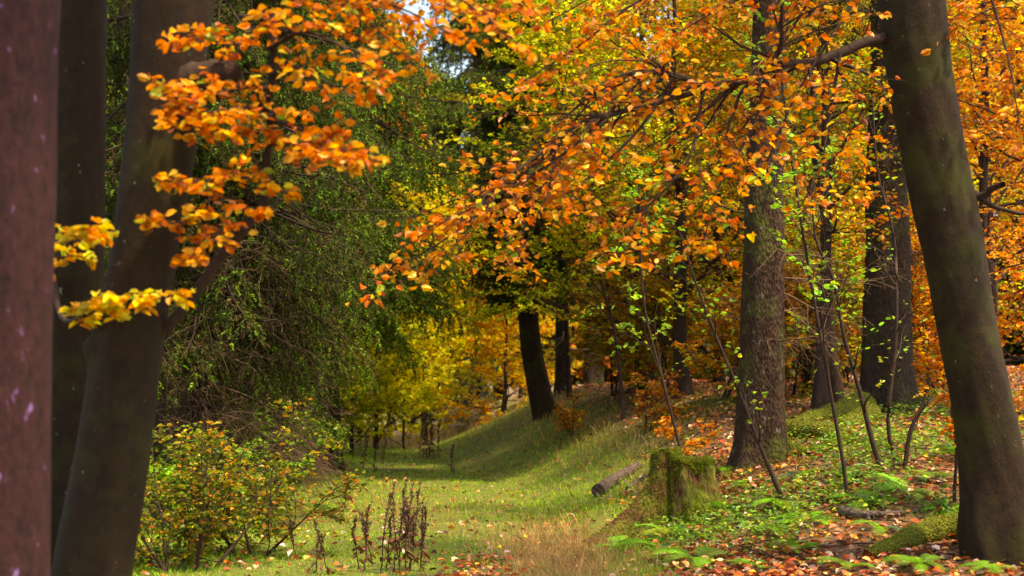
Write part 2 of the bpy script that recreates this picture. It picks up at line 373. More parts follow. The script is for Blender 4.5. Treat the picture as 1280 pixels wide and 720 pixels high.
# ================================================================== GROUND
def axis(a, b, near, d0, growth, lo, hi):
    xs = list(np.arange(a, b+1e-6, near)); s = near
    x = xs[-1]
    while x < hi: s *= growth; x += s; xs.append(x)
    s = near; x = xs[0]
    while x > lo: s *= growth; x -= s; xs.insert(0, x)
    return np.array(xs)
def grassy(x, Y):
    s = x-path_edge(Y); n = .45*vnoise(x*1.3, Y*1.3, 11)
    g = 1-interp_s(s+n, np.interp(Y, [10, 14, 18, 24, 30], [-.1, .2, .9, 1.7, 2]), np.interp(Y, [10, 14, 18, 24, 30], [.5, .9, 2.1, 3, 3.5]))
    g = g*(1-interp_s(-x+n*1.2, 2.5+.05*Y, 3.6+.07*Y)*.75)
    return np.clip(g, 0, 1)
gx = axis(-7, 9, .07, 0, 1.09, -420, 420); gy = axis(7, 34, .08, 0, 1.07, -60, 900)
X, Yg = np.meshgrid(gx, gy); Z = G(X, Yg)
mb = MB(); nx, ny = len(gx), len(gy)
i = np.arange(ny-1)[:, None]; j = np.arange(nx-1)[None]
F = np.stack([i*nx+j, i*nx+j+1, (i+1)*nx+j+1, (i+1)*nx+j], -1).reshape(-1, 4)
gr = grassy(X, Yg).ravel()
col = np.stack([gr, gr*0, gr*0], 1)
mb.add(np.stack([X, Yg, Z], -1), F, 0, col, True)
m, t, b = mat_base('forest_floor'); N = t.nodes; Lk = t.links
at = N.new('ShaderNodeAttribute'); at.attribute_name = 'tint'; sx = N.new('ShaderNodeSeparateColor'); Lk.new(at.outputs['Color'], sx.inputs[0])
tc = N.new('ShaderNodeTexCoord')
na = N.new('ShaderNodeTexNoise'); na.inputs['Scale'].default_value = 9; na.inputs['Detail'].default_value = 10; na.inputs['Roughness'].default_value = .75; Lk.new(tc.outputs['Object'], na.inputs[0])
c1 = N.new('ShaderNodeValToRGB'); e = c1.color_ramp.elements; e[0].position = .3; e[0].color = (.035, .018, .008, 1); e[1].position = .72; e[1].color = (.30, .14, .06, 1)
e2 = e.new(.5); e2.color = (.12, .055, .02, 1); Lk.new(na.outputs[0], c1.inputs[0])
c2 = N.new('ShaderNodeValToRGB'); e = c2.color_ramp.elements; e[0].position = .3; e[0].color = (.05, .065, .008, 1); e[1].position = .7; e[1].color = (.17, .17, .03, 1); Lk.new(na.outputs[0], c2.inputs[0])
mx = N.new('ShaderNodeMix'); mx.data_type = 'RGBA'; Lk.new(sx.outputs[0], mx.inputs[0]); Lk.new(c1.outputs[0], mx.inputs[6]); Lk.new(c2.outputs[0], mx.inputs[7]); Lk.new(mx.outputs[2], b.inputs['Base Color'])
b.inputs['Roughness'].default_value = .9
bp = N.new('ShaderNodeBump'); bp.inputs['Distance'].default_value = .05; bp.inputs['Strength'].default_value = .8; Lk.new(na.outputs[0], bp.inputs['Height']); Lk.new(bp.outputs[0], b.inputs['Normal'])
tag(mb.build('ground', [m]), kind='structure')

def scatter(n, ymax=32, ymin=10.0, power=1.6, margin=.25):
    """points over the ground in view, thinned with distance"""
    u = R.uniform(0, 1, n); Y = ymin*((ymax/ymin)**(u**power if power else u)); 
    hw = Y*(640/1778.0)*(1+margin*.3)+.2
    x = R.uniform(-1, 1, n)*hw
    return x, Y
# ---- grass
def blades(mb, x, Y, h, wd, col, lean=.45, mat=0, z=None):
    n = len(x); z = G(x, Y) if z is None else z; p = np.stack([x, Y, z-.01], 1)
    a = R.uniform(0, 2*np.pi, n); s = np.stack([np.cos(a), np.sin(a), 0*a], 1)
    b_ = R.normal(size=(n, 2))*lean; l = np.concatenate([b_, np.ones((n, 1))], 1); l = nrm(l)
    l2 = nrm(l+np.concatenate([b_*1.3, -.25*np.abs(b_[:, :1])], 1))
    h = h.reshape(-1, 1); wd = np.asarray(wd).reshape(-1, 1)
    mid = p+l*h*.55; tip = mid+l2*h*.45
    V = np.stack([p-s*wd*.5, p+s*wd*.5, mid-s*wd*.42, mid+s*wd*.42, tip-s*wd*.08, tip+s*wd*.08], 1)
    F = (np.arange(n)[:, None, None]*6+np.array([[0, 1, 3, 2], [2, 3, 5, 4]])[None]).reshape(-1, 4)
    mb.add(V, F, mat, np.repeat(col, 6, axis=0))
GRASSP = [(5, (.18, .40, .010)), (4, (.27, .50, .014)), (2, (.40, .50, .03)), (1.0, (.42, .34, .10)), (1, (.06, .14, .01))]
STRAW = [(4, (.50, .30, .12)), (3, (.62, .38, .14)), (2, (.40, .20, .08)), (1, (.3, .32, .05))]
x, Y = scatter(230000, 34, 10.0, 1.0)
g = grassy(x, Y); keep = R.uniform(0, 1, len(x)) < g**1.2*(.45+.55*interp_s(vnoise(x*1.6, Y*1.6, 21), -.7, .3))
x, Y = x[keep], Y[keep]
s = x-path_edge(Y)
strawy = np.exp(-((x-(.35+.0*Y))/.42)**2)*(1-interp_s(Y, 13, 16))*1.5 + .3*interp_s(s, .4, 1.8)*interp_s(Y, 13, 17) + .22*interp_s(vnoise(x*.8, Y*.5, 31), .1, .9)
isst = R.uniform(0, 1, len(x)) < strawy
col = np.where(isst[:, None], pick(STRAW, len(x)), pick(GRASSP, len(x)))
hh = R.uniform(.025, .07, len(x))*(1+.8*interp_s(np.abs(x+1.2), .9, 2.2))*np.where(isst, 2.0, 1)
leafy_path = np.exp(-((x+.3)/.25)**2)*(1-interp_s(Y, 11, 13))
keep = R.uniform(0, 1, len(x)) > .75*leafy_path
mb = MB(); blades(mb, x[keep], Y[keep], hh[keep], .0045*(Y[keep]/11), col[keep])
tag(mb.build('grass', [M_grass]), 'short green grass with straw-coloured blades covering the woodland path', 'grass', kind='stuff')
# pale dry grass far down the ride
n = 9000; x = R.uniform(-5.6, -.5, n); Y = R.uniform(31, 46, n); mb = MB()
blades(mb, x, Y, R.uniform(.08, .35, n), .012, pick([(3, (.62, .42, .26)), (2, (.70, .50, .36)), (1, (.3, .3, .06))], n), .3)
tag(mb.build('pale_dry_grass', [M_grass]), 'pale pinkish dry grass at the far end of the path', 'grass', kind='stuff')

# ---- fallen leaves
LIT = [(4, (.55, .13, .02)), (2, (.42, .06, .02)), (3, (.60, .27, .06)), (2, (.58, .33, .19)), (5, (.22, .075, .025)), (3, (.11, .045, .02)), (1.2, (.75, .50, .42)), (1, (.75, .5, .05)), (1, (.45, .08, .03))]
x, Y = scatter(110000, 34, 8.9, 1.0)
s = x-path_edge(Y); g = grassy(x, Y)
patch = interp_s(vnoise(x*1.9, Y*1.9, 41), -.6, .5)
dens = .03+.62*(1-g)*(1-.75*np.exp(-((x-.4)/.4)**2)*(1-interp_s(Y, 13, 15)))*(.25+.75*patch)*(x > -1) + .25*(1-g)*(x < -1) + .55*np.exp(-((x+.3)/.22)**2)*(1-interp_s(Y, 10.8, 12.8)) 
keep = R.uniform(0, 1, len(x)) < dens; x, Y = x[keep], Y[keep]; n = len(x)
p = np.stack([x, Y, G(x, Y)+R.uniform(.004, .04, n)+.02*grassy(x, Y)], 1)
a = R.uniform(0, 6.28, n); d = np.stack([np.cos(a), np.sin(a), R.normal(size=n)*.25], 1)
mb = MB(); leaves(mb, p, d, nrm(np.array([0, 0, 1.])+R.normal(size=(n, 3))*.38), R.uniform(.035, .078, n), pick(LIT, n, .2), 0, 1.15, 1.8)
nt_ = 420; xt = R.uniform(1.7, 6, nt_); Yt_ = R.uniform(9.6, 19, nt_); at_ = R.uniform(0, 6.28, nt_); Lt = R.uniform(.12, .5, nt_)
tt_ = np.linspace(-.5, .5, 6)[None]; bend = R.normal(size=(nt_, 1))*.15
xs = xt[:, None]+Lt[:, None]*(tt_*np.cos(at_)[:, None]-bend*tt_**2*np.sin(at_)[:, None]); ys = Yt_[:, None]+Lt[:, None]*(tt_*np.sin(at_)[:, None]+bend*tt_**2*np.cos(at_)[:, None])
Ct = np.stack([xs, ys, G(xs, ys)+.03+R.uniform(0, .02, (nt_, 1))], -1); tubes(mb, Ct, R.uniform(.003, .008, (nt_, 1))*np.linspace(1, .5, 6)[None], 5, 1)
tag(mb.build('leaf_litter', [M_litter, M_twig]), 'orange, tan and pinkish fallen beech leaves strewn over the forest floor', 'fallen leaves', kind='stuff')

# ---- low undergrowth: moss tufts and small green herbs on the right bank
def herbs(n, xr, yr, pal, size, hgt, densf):
    x = R.uniform(*xr, n); Y = R.uniform(*yr, n); keep = R.uniform(0, 1, n) < densf(x, Y); x, Y = x[keep], Y[keep]; n = len(x)
    k = 6; pz = G(x, Y); mb_ = []
    pos = np.stack([x, Y, pz], 1)[:, None]+np.concatenate([R.normal(size=(n, k, 2))*.05, R.uniform(.02, hgt, (n, k, 1))], 2)
    pos = pos.reshape(-1, 3); N_ = len(pos)
    a = R.uniform(0, 6.28, N_); d = np.stack([np.cos(a), np.sin(a), R.uniform(-.1, .6, N_)], 1)
    return pos, d, nrm(np.array([0, 0, 1.])+R.normal(size=(N_, 3))*.5), size*R.uniform(.5, 1.3, N_), pick(pal, N_, .25)
mb = MB()
UG = [(4, (.10, .22, .015)), (3, (.17, .30, .02)), (1, (.30, .36, .04)), (1, (.08, .20, .07))]
args = herbs(11500, (.7, 6.2), (10, 20), UG, .05, .16, lambda x, Y: (1-grassy(x, Y))*interp_s(vnoise(x*1.5, Y*1.5, 61), -.2, .5)*.75*np.where(Y > 14.3, .3, 1))
leaves(mb, *args, mat=0, wide=.8)
args = herbs(2500, (-6, -2.2), (10, 22), UG, .045, .22, lambda x, Y: .8*(1-grassy(x, Y)))
leaves(mb, *args, mat=0, wide=.8)
n = 36000; x = R.uniform(.6, 6.5, n); Y = R.uniform(10, 21, n); keep = R.uniform(0, 1, n) < interp_s(vnoise(x*1.2, Y*1.2, 67), -.3, .5)*.9*(1-grassy(x, Y)); x, Y = x[keep], Y[keep]
blades(mb, x, Y, R.uniform(.05, .2, len(x)), .005, pick([(4, (.12, .25, .02)), (2, (.22, .32, .03)), (1, (.45, .35, .12))], len(x)), .6)
tag(mb.build('undergrowth', [M_grass]), 'low green herbs and wispy grass growing through the fallen leaves', 'undergrowth', kind='stuff')

# ================================================================== FOREGROUND TREES
def tree_from_px(name, prof, Y, label, bark, above=None, flare=0., rough=.04, bumps=(), sides=48, ybase=None, Ytop=None, lean_y=0):
    """prof: list of (py, left px, right px) from the base up; continues above the frame"""
    pts, rads = [], []
    c0 = (prof[0][1]+prof[0][2])/2; b0 = P(c0, prof[0][0], Y)
    gz = float(G(b0[0], Y))
    r0 = (prof[0][2]-prof[0][1])/2/1778*Y
    c1 = (prof[1][1]+prof[1][2])/2
    if b0[2] > gz+.05:
        dirx = (P(c0, prof[0][0], Y)-P(c1, prof[1][0], Y)); dirx = dirx/abs(dirx[2])
        bb = b0+dirx*(b0[2]-gz)*.7; bb[2] = gz-.3; pts.append(bb); rads.append(r0*1.12)
    for (py, l, r_) in prof:
        q = P((l+r_)/2, py, Y); pts.append(q); rads.append((r_-l)/2/1778*Y)
    for (dx, dz, rr_) in (above or []):
        q = pts[-1]+np.array([dx, 0, dz]); pts.append(q); rads.append(rr_)
    base = np.array([pts[0][0], Y, gz])
    root = thing(name, base, label, 'tree')
    tm = MB(); C, rc = trunk_mesh(tm, pts, rads, 0, sides, 22, flare, 5, rough, bumps=bumps)
    tr = tm.build('trunk', [bark], root, base)
    return root, base, C, rc
def px_line(pts, K=14): return smoothline(np.array([P(*p) for p in pts]), K)
def limb(root, base, pts, r0, r1, bark, crown=None, K=18, sides=10, name='limb'):
    L = px_line(pts, K); rr_ = np.linspace(r0, r1, K)
    if 'broken' in name: rr_[-3:] *= np.array([.9, .6, .05])
    L = L+R.normal(size=L.shape)*r0*(0 if 'broken' in name else .25)*np.minimum(np.arange(K), 3)[:, None]/3
    m_ = MB(); tubes(m_, L[None], rr_[None], sides, 0)
    o = m_.build(name, [bark], root, base)
    return L[None], rr_[None]

# leftmost, close reddish trunk with lichen
F1, b1, C, rc = tree_from_px('beech_tree', [(760, -52, 58), (500, -48, 60), (300, -44, 66), (100, -38, 72), (-40, -36, 78)], 5.2,
    'reddish-brown trunk with pale lilac lichen flecks at the left edge, nearest of all', M_beech_red, [(.05, 1.5, .15), (.1, 2, .1), (.0, 1.6, .04)], rough=.03)
cm = MB(); C1, r1 = grow(C[None], rc[None], 14, .62, 1, 2.4, 60, 8, .03, .12, flat=.4, rr=.4); r1 = np.clip(r1, .004, .05); tubes(cm, C1, r1, 6, 0)
crown_add(cm, C1, r1, 6, .9, 5, .4, 8, .07, ORANGE); cm.build('crown', [M_twig, M_leaf], F1, b1)

# second: upright trunk
F2, b2, C2_, rc2 = tree_from_px('beech_tree', [(720, 52, 118), (560, 54, 122), (400, 58, 126), (200, 62, 130), (0, 64, 134), (-60, 64, 134)], 7.6,
    'upright dull brown trunk between the reddish trunk and the leaning trunk', M_beech, [(.0, 1.4, .13), (-.1, 2, .08), (.0, 1.6, .03)], rough=.03, bumps=[(1.9, 4.6, .05, .03), (2.5, 4.9, .05, .025), (2.75, 4.5, .03, .02)])
cm = MB(); C1, r1 = grow(C2_[None], rc2[None], 14, .62, 1, 2.6, 60, 8, .03, .12, flat=.4, rr=.4); r1 = np.clip(r1, .004, .05); tubes(cm, C1, r1, 6, 0)
crown_add(cm, C1, r1, 6, .9, 5, .4, 8, .07, ORANGE)
for pts, n2_, n3_ in [([(68, 330, 7.4), (60, 345, 7.), (90, 300, 6.6), (128, 290, 6.4)], 7, 5), ([(66, 345, 7.4), (80, 400, 7.0), (130, 385, 6.6), (205, 372, 6.4)], 9, 5)]:
    L = px_line(pts)[None]; rr_ = np.linspace(.018, .004, 14)[None]; tubes(cm, L, rr_, 6, 0)
    crown_add(cm, L, rr_, n2_, .16, n3_, .09, 5, .06, GOLD+ORANGE[1:2], ang2=45, t0=.45, up=.0)
cm.build('crown', [M_twig, M_leaf], F2, b2)

# third: leaning trunk with limb stub, whose branches carry the bright orange sprays
F3, b3, C3_, rc3 = tree_from_px('beech_tree', [(720, 66, 163), (600, 90, 184), (500, 108, 196), (400, 124, 207), (300, 140, 222), (200, 154, 240), (100, 164, 254), (0, 166, 268), (-60, 168, 276)], 7.0,
    'leaning brown trunk with moss streak, second from left edge behind orange leaf sprays', M_beech, [(.1, 1.2, .18), (.2, 1.8, .12), (.1, 2, .04)], rough=.035,
    bumps=[(1.95, 0.1, .07, .05), (1.55, 4.75, .045, .035), (1.05, 4.5, .04, .02), (2.7, 4.9, .04, .02)])
limb(F3, b3, [(215, 95, 7.0), (250, 105, 6.9), (285, 92, 6.8), (300, 84, 6.75)], .12, .085, M_twig, K=10, name='broken_limb')
limb(F3, b3, [(205, 415, 7.0), (240, 370, 6.95), (285, 312, 6.9), (325, 262, 6.9), (338, 190, 6.9), (338, 90, 6.9), (345, -40, 6.9)], .028, .02, M_twig)
cm = MB()
SPR = [([(300, 20, 6.9), (340, 30, 6.8), (300, 55, 6.7), (232, 50, 6.6)], 9, .24),
       ([(338, 60, 6.9), (380, 40, 6.7), (430, 60, 6.5), (470, 95, 6.4)], 9, .26),
       ([(338, 95, 6.9), (370, 85, 6.7), (410, 105, 6.6), (450, 110, 6.5)], 7, .2),
       ([(338, 110, 6.9), (300, 110, 6.7), (250, 118, 6.5), (205, 112, 6.4)], 9, .18),
       ([(338, 150, 6.9), (310, 135, 6.7), (270, 140, 6.5), (225, 135, 6.4)], 8, .18),
       ([(338, 165, 6.9), (300, 165, 6.7), (250, 160, 6.5), (218, 150, 6.4)], 8, .18),
       ([(338, 150, 6.9), (370, 160, 6.7), (410, 175, 6.5), (450, 200, 6.3)], 11, .22),
       ([(338, 180, 6.9), (365, 180, 6.7), (390, 190, 6.5), (420, 205, 6.4)], 8, .2),
       ([(330, 225, 6.9), (300, 222, 6.7), (260, 225, 6.5), (205, 226, 6.4)], 8, .17),
       ([(320, 270, 6.9), (290, 262, 6.7), (240, 275, 6.5), (195, 282, 6.4)], 7, .16),
       ([(300, 292, 6.9), (285, 285, 6.7), (260, 300, 6.6), (238, 322, 6.5)], 6, .14),
       ([(335, 225, 6.9), (350, 240, 6.7), (355, 240, 6.6), (330, 270, 6.5)], 3, .12),
       ([(345, 0, 6.9), (420, -10, 6.7), (500, 10, 6.6), (560, 40, 6.5)], 10, .28),
       ([(345, -20, 6.9), (390, -10, 6.8), (440, 15, 6.7), (500, 60, 6.6)], 9, .28),
       ([(345, -40, 6.9), (480, -50, 6.9), (580, -30, 6.9), (650, 0, 6.9)], 10, .3),
       ([(345, -40, 6.9), (440, -30, 6.9), (520, -10, 6.9), (600, 15, 6.9)], 10, .3),
       ([(345, -30, 6.9), (450, -40, 6.8), (560, -10, 6.7), (640, 50, 6.6)], 10, .28)]
for pts, n2_, l2 in SPR:
    L = px_line(pts)[None]; rr_ = np.linspace(.012, .003, 14)[None]; tubes(cm, L, rr_, 6, 0)
    crown_add(cm, L, rr_, n2_, l2*1.15, 5, l2*.6, 3, .055, ORANGE, ang2=40, t0=.1, jit=.75, upn=.6)
C1, r1 = grow(C3_[None], rc3[None], 14, .66, 1, 2.8, 60, 8, .03, .12, flat=.4, rr=.4); r1 = np.clip(r1, .004, .05); tubes(cm, C1, r1, 6, 0)
crown_add(cm, C1, r1, 6, 1., 5, .4, 8, .07, ORANGE)
cm.build('crown', [M_twig, M_leaf], F3, b3)

# right-hand mossy trunk
R1, bR, CR, rR = tree_from_px('beech_tree', [(700, 1213, 1298), (600, 1205, 1284), (500, 1190, 1264), (400, 1170, 1244), (300, 1150, 1228), (200, 1129, 1208), (100, 1111, 1190), (0, 1100, 1182), (-60, 1098, 1176)], 10.2,
    'thick leaning mossy trunk at the right edge with a long limb reaching left', M_beech_moss, [(-.05, 1.2, .2), (-.1, 1.8, .14), (0, 2, .05)], flare=.2, rough=.045, bumps=[(1.1, 4.9, .05, .02), (2.0, 4.5, .05, .025), (2.9, 4.8, .04, .02)])
cm = MB()
BB = []
BB.append(limb(R1, bR, [(1112, 46, 10.2), (1085, 52, 10.1), (1050, 68, 10), (1005, 78, 9.8), (965, 84, 9.7), (930, 100, 9.6), (890, 108, 9.5), (845, 92, 9.3), (790, 92, 9.2), (730, 120, 9.1)], .042, .010, M_twig, K=26))
BB.append(limb(R1, bR, [(930, 100, 9.6), (880, 112, 9.5), (800, 135, 9.4), (730, 152, 9.2), (670, 195, 9.0), (600, 250, 8.8)], .024, .006, M_twig, K=20))
BB.append(limb(R1, bR, [(960, 84, 9.7), (975, 60, 9.6), (978, 20, 9.5), (975, -20, 9.4)], .02, .01, M_twig, K=10))
BB.append(limb(R1, bR, [(1215, 250, 10.2), (1240, 238, 10.1), (1255, 228, 10)], .03, .022, M_twig, K=6))
BB.append(limb(R1, bR, [(1218, 240, 10.2), (1240, 258, 10.1), (1290, 270, 10)], .02, .012, M_twig, K=6))
for k in (0, 1, 2):
    L, rr_ = BB[k]
    crown_add(cm, L, rr_, 15 if k < 2 else 6, .8, 7, .36, 2, .064, ORANGE, ang2=55, t0=.2, up=-.05, jit=.7, upn=.6)
for k, (n_, l_) in enumerate(((13, 1.2), (9, .8))):
    L, rr_ = BB[k]; Cb, rb = grow(L, np.maximum(rr_, .012), n_, .35, 1, l_, 32, 9, -.015, .13, flat=.35, rr=.6, taperlen=.3); tubes(cm, Cb, np.maximum(rb, .003), 5, 0)
    Cc, rc_ = grow(Cb, rb, 5, .2, 1, l_*.4, 40, 6, -.02, .18, flat=.4); tubes(cm, Cc, np.maximum(rc_, .002), 4, 0); leaf_on(cm, Cc, 2, .062, ORANGE, .4, 1, jit=.8, up=.5)
HANG = [[(1050, -60, 9.9), (1000, 20, 9.8), (960, 90, 9.8), (930, 160, 9.8)], [(1090, -40, 9.8), (1050, 30, 9.7), (1000, 110, 9.6), (960, 200, 9.5)], [(900, -40, 9.8), (800, 0, 9.6), (720, 60, 9.5), (640, 110, 9.4)], [(760, 150, 10.2), (700, 200, 10.2), (660, 270, 10.2), (650, 330, 10.2)],
        [(1090, -60, 9.8), (1000, -30, 9.6), (900, 10, 9.4), (820, 60, 9.2)],
        [(1090, -80, 9.8), (960, -60, 9.5), (800, -30, 9.2), (680, 30, 9.0)],
        [(1090, -90, 9.6), (900, -80, 9.2), (700, -40, 8.8), (560, 20, 8.6)],
        [(1090, -90, 9.4), (850, -80, 9.), (640, -50, 8.4), (480, 10, 8.2)],
        [(845, 92, 9.4), (800, 160, 9.2), (740, 220, 9.0), (690, 270, 8.9)],
        [(800, 100, 9.4), (720, 180, 9.2), (630, 240, 9.0), (550, 280, 8.9), (500, 310, 8.8)],
        [(700, 180, 9.3), (640, 230, 9.1), (570, 290, 8.9), (480, 345, 8.8)],
        [(880, 110, 9.5), (860, 200, 9.3), (800, 270, 9.2), (760, 330, 9.1)],
        [(960, 90, 9.7), (940, 160, 9.5), (900, 230, 9.4), (880, 300, 9.3)],
        [(1050, 68, 9.9), (1040, 130, 9.8), (1030, 200, 9.7), (1045, 250, 9.6)],
        [(1220, -60, 10.2), (1240, 0, 10.), (1262, 80, 9.8), (1275, 160, 9.7)]]
for pts in HANG:
    L = px_line(pts)[None]; rr_ = np.linspace(.014, .004, 14)[None]; tubes(cm, L, rr_, 6, 0)
    crown_add(cm, L, rr_, 11, .5, 6, .25, 3, .064, ORANGE, ang2=50, t0=.1, up=-.04, jit=.7, upn=.6)
C1, r1 = grow(CR[None], rR[None], 16, .62, 1, 2.9, 60, 8, .03, .12, flat=.4, rr=.4); r1 = np.clip(r1, .004, .05); tubes(cm, C1, r1, 6, 0)
crown_add(cm, C1, r1, 6, 1., 5, .4, 7, .07, ORANGE)
cm.build('crown', [M_twig, M_leaf], R1, bR)
def ground_root(root, base, px_pts, r0, r1, mat, name='root', sink=.3):
    pts = []
    for k, (px, py) in enumerate(px_pts):
        g_ = gp(px, py); pts.append(g_)
    pts = smoothline(np.array(pts), 16); pts[:, 2] = G(pts[:, 0], pts[:, 1])+np.linspace(r0, r1, 16)*(1-sink*2)
    m_ = MB(); rr_ = np.linspace(r0, r1, 16)*(1+.12*np.sin(np.arange(16)*1.7+R.uniform(0, 6)))
    tubes(m_, pts[None], rr_[None], 12, 0); fuzz(m_, pts, rr_, 2600, 1)
    return m_.build(name, [mat, M_grass], root, base)
MOSSP = [(4, (.16, .20, .012)), (3, (.24, .26, .02)), (2, (.09, .12, .01)), (1, (.30, .28, .04))]
def fuzz(mb_, C, r, n, mat):
    """short moss tufts over the upper side of a tube"""
    k = R.uniform(0, len(C)-1.01, n); i = k.astype(int); f = (k-i)[:, None]
    c = C[i]*(1-f)+C[i+1]*f; rr_ = r[i]*(1-f[:, 0])+r[i+1]*f[:, 0]; T = nrm(C[i+1]-C[i])
    d = R.normal(size=(n, 3))+np.array([0, 0, .8]); d = nrm(d-T*(d*T).sum(1, keepdims=True))
    tuft(mb_, c+d*rr_[:, None]*.97, d, R.uniform(.008, .022, n), mat)
def tuft(mb_, p, d, L, mat, pal=None):
    n = len(p); d = nrm(d+R.normal(size=d.shape)*.5); s = nrm(np.cross(d, R.normal(size=d.shape)))
    L = L[:, None]; V = np.stack([p-s*L*.22, p+s*L*.22, p+d*L+s*L*.02, p+d*L-s*L*.02], 1)
    mb_.add(V, np.arange(n*4).reshape(n, 4), mat, np.repeat(pick(pal or MOSSP, n, .25), 4, axis=0))
ground_root(R1, bR, [(1225, 668), (1170, 672), (1120, 688), (1085, 700)], .13, .05, M_moss)

# ================================================================== MIDDLE TREES
# spruce trunk right of centre
g = gp(952, 578); Yt = g[1]
pts = [P(952, 585, Yt)+[0, 0, -.3], P(952, 570, Yt), P(952, 520, Yt), P(953, 400, Yt), P(956, 250, Yt), P(960, 100, Yt), P(965, -50, Yt), P(970, -300, Yt), P(972, -500, Yt)]
rads = [.34, .27, .245, .225, .205, .19, .175, .12, .05]
S, _, _ = spruce('spruce_tree', g[0], Yt, 9.5, .25, 'spruce with scaly grey and red-brown trunk behind the mossy stump', pal=NEEDLE_DARK, z0=5.2, reach=2.3, n1=34, n2=12, per=8, bark=M_spruce, trunkpts=(pts, rads), flare=.25, dead=9, deadlen=1.5, dead_z=(1.2, 4), rough=.05)
ground_root(S, S.location, [(975, 548), (1010, 545), (1040, 550), (1066, 556)], .16, .05, M_moss)
ground_root(S, S.location, [(975, 556), (985, 562), (1000, 566), (1010, 570)], .09, .03, M_moss)
ground_root(S, S.location, [(935, 560), (925, 572), (915, 590), (905, 600)], .10, .03, M_moss)
# dark big spruce further right
g = gp(1108, 512); Yt = min(g[1], 19.); gx_ = (1108-640)/1778*Yt
S, _, _ = spruce('spruce_tree', gx_, Yt, 11, .33, 'dark thick spruce trunk in shade, left of the leaning right-hand trunk', pal=NEEDLE_DARK, z0=5.0, reach=2.6, n1=36, n2=12, per=8, dead=10, deadlen=1.6, dead_z=(1., 4.5), lean=(.15, 0), flare=.35)
ground_root(S, S.location, [(1078, 518), (1050, 524), (1020, 528), (992, 532)], .19, .07, M_moss)
ground_root(S, S.location, [(1085, 526), (1068, 533), (1050, 538), (1030, 541)], .15, .05, M_moss)
def slim(name, px, Y, h, r, label, lean=(0, 0), pal=MIXED, **k):
    return beech(name, (px-640)/1778*Y, Y, h, r, label, pal=pal, lean=lean, **k)
# slim trunks between the two spruces
slim('beech_tree', 1030, 17.5, 7, .10, 'slim dark beech trunk midway between the two right-hand spruces', (.12, 0), MIXED, n1=18, z0=2.2, len1=1.6, per=7, bark=M_twig)
slim('beech_tree', 1052, 18.5, 7, .07, 'thin crooked beech stem touching the dark thick spruce trunk', (-.5, 0), YELGREEN, n1=14, z0=2.4, len1=1.4, per=7, bark=M_twig)
slim('beech_tree', 1008, 20.5, 7, .08, 'thin straight beech stem just right of the scaly spruce trunk', (.0, 0), GOLD, n1=16, z0=1.6, len1=1.5, per=8, bark=M_twig)
slim('beech_tree', 855, 21.5, 7, .12, 'small dark beech trunk behind the mossy stump on the bank', (-.1, 0), MIXED, n1=26, z0=.8, len1=2.1, per=9, bark=M_twig)
# centre trunks on the crest
Yc = 26.0
S, _, _ = spruce('spruce_tree', (684-640)/1778*Yc, Yc, 9, .23, 'dark spruce at the crest of the grassy bank, leaning left', pal=NEEDLE, z0=2.6, low=.3, reach=2.3, n1=130, n2=24, len2=.8, per=8, flare=.4, hang=.55, blade=(.08, .018), bark=M_spruce_dark,
    trunkpts=([P(686, 550, Yc)+[0, 0, -.2], P(684, 535, Yc), P(673, 480, Yc), P(662, 415, Yc), P(656, 300, Yc), P(652, 100, Yc), P(655, -70, Yc)], [.28, .23, .205, .19, .17, .12, .03]))
S, _, _ = spruce('spruce_tree', (704-640)/1778*28.5, 28.5, 9, .16, 'slimmer spruce trunk right behind the crest spruce', pal=NEEDLE_DARK, z0=3.4, reach=2.2, n1=36, n2=12, per=8, lean=(-.1, 0), flare=.3, dead=8)
S, _, _ = spruce('spruce_tree', (742-640)/1778*30, 30, 9.5, .2, 'shaded spruce trunk on the bank, third from the path', pal=NEEDLE_DARK, z0=3.2, reach=2.6, n1=36, n2=12, per=8, flare=.3)
0 and spruce('spruce_tree', (612-640)/1778*34, 34, 13, .16, 'thin dark spruce hanging over the golden bush in the centre', pal=NEEDLE, z0=2.4, reach=2.2, n1=48, n2=14, per=8, flare=.2, hang=.45)
# left spruces
S, CS, rS = spruce('spruce_tree', -3.35, 15.5, 11, .22, 'big drooping spruce on the left with bare brown lower twigs', pal=NEEDLE, z0=2.1, reach=3.1, n1=190, n2=30, len2=.75, per=13, dead=95, deadlen=2.6, dead_z=(.25, 3.1), hang=.4, n3=5, blade=(.055, .015), low=.62)
S, _, _ = spruce('spruce_tree', -3.75, 20.5, 13, .24, 'tall weeping spruce behind the left one with fresh green tips', pal=[(4, (.05, .075, .01)), (3, (.09, .15, .014)), (3, (.16, .30, .02)), (1.5, (.10, .065, .02))], z0=1.2, reach=3.5, n1=210, n2=32, len2=.85, per=10, dead=90, deadlen=2.5, dead_z=(.2, 3.2), hang=.45, n3=6, blade=(.065, .018), low=.4)
S, _, _ = spruce('spruce_tree', -5.2, 19, 13, .24, 'dark spruce seen between the two upright left-hand trunks', pal=NEEDLE_DARK, z0=.5, reach=2.9, n1=170, n2=26, len2=.8, per=9, dead=16, hang=.5, blade=(.07, .017))
S, _, _ = spruce('spruce_tree', -3.1, 24, 11, .24, 'distant green spruce rising behind the weeping spruce, toward top centre', pal=[(3, (.05, .08, .01)), (3, (.10, .16, .015)), (2, (.17, .28, .02))], z0=3.2, low=.5, reach=4.2, n1=200, n2=30, len2=1.0, per=9, hang=.5, blade=(.085, .022))
S, _, _ = spruce('spruce_tree', -1.1, 43, 17, .2, 'faraway spruce top showing above the golden foliage at top centre', pal=NEEDLE, z0=6.5, reach=4.5, n1=170, n2=26, len2=1.2, per=8, hang=.5, blade=(.13, .034))
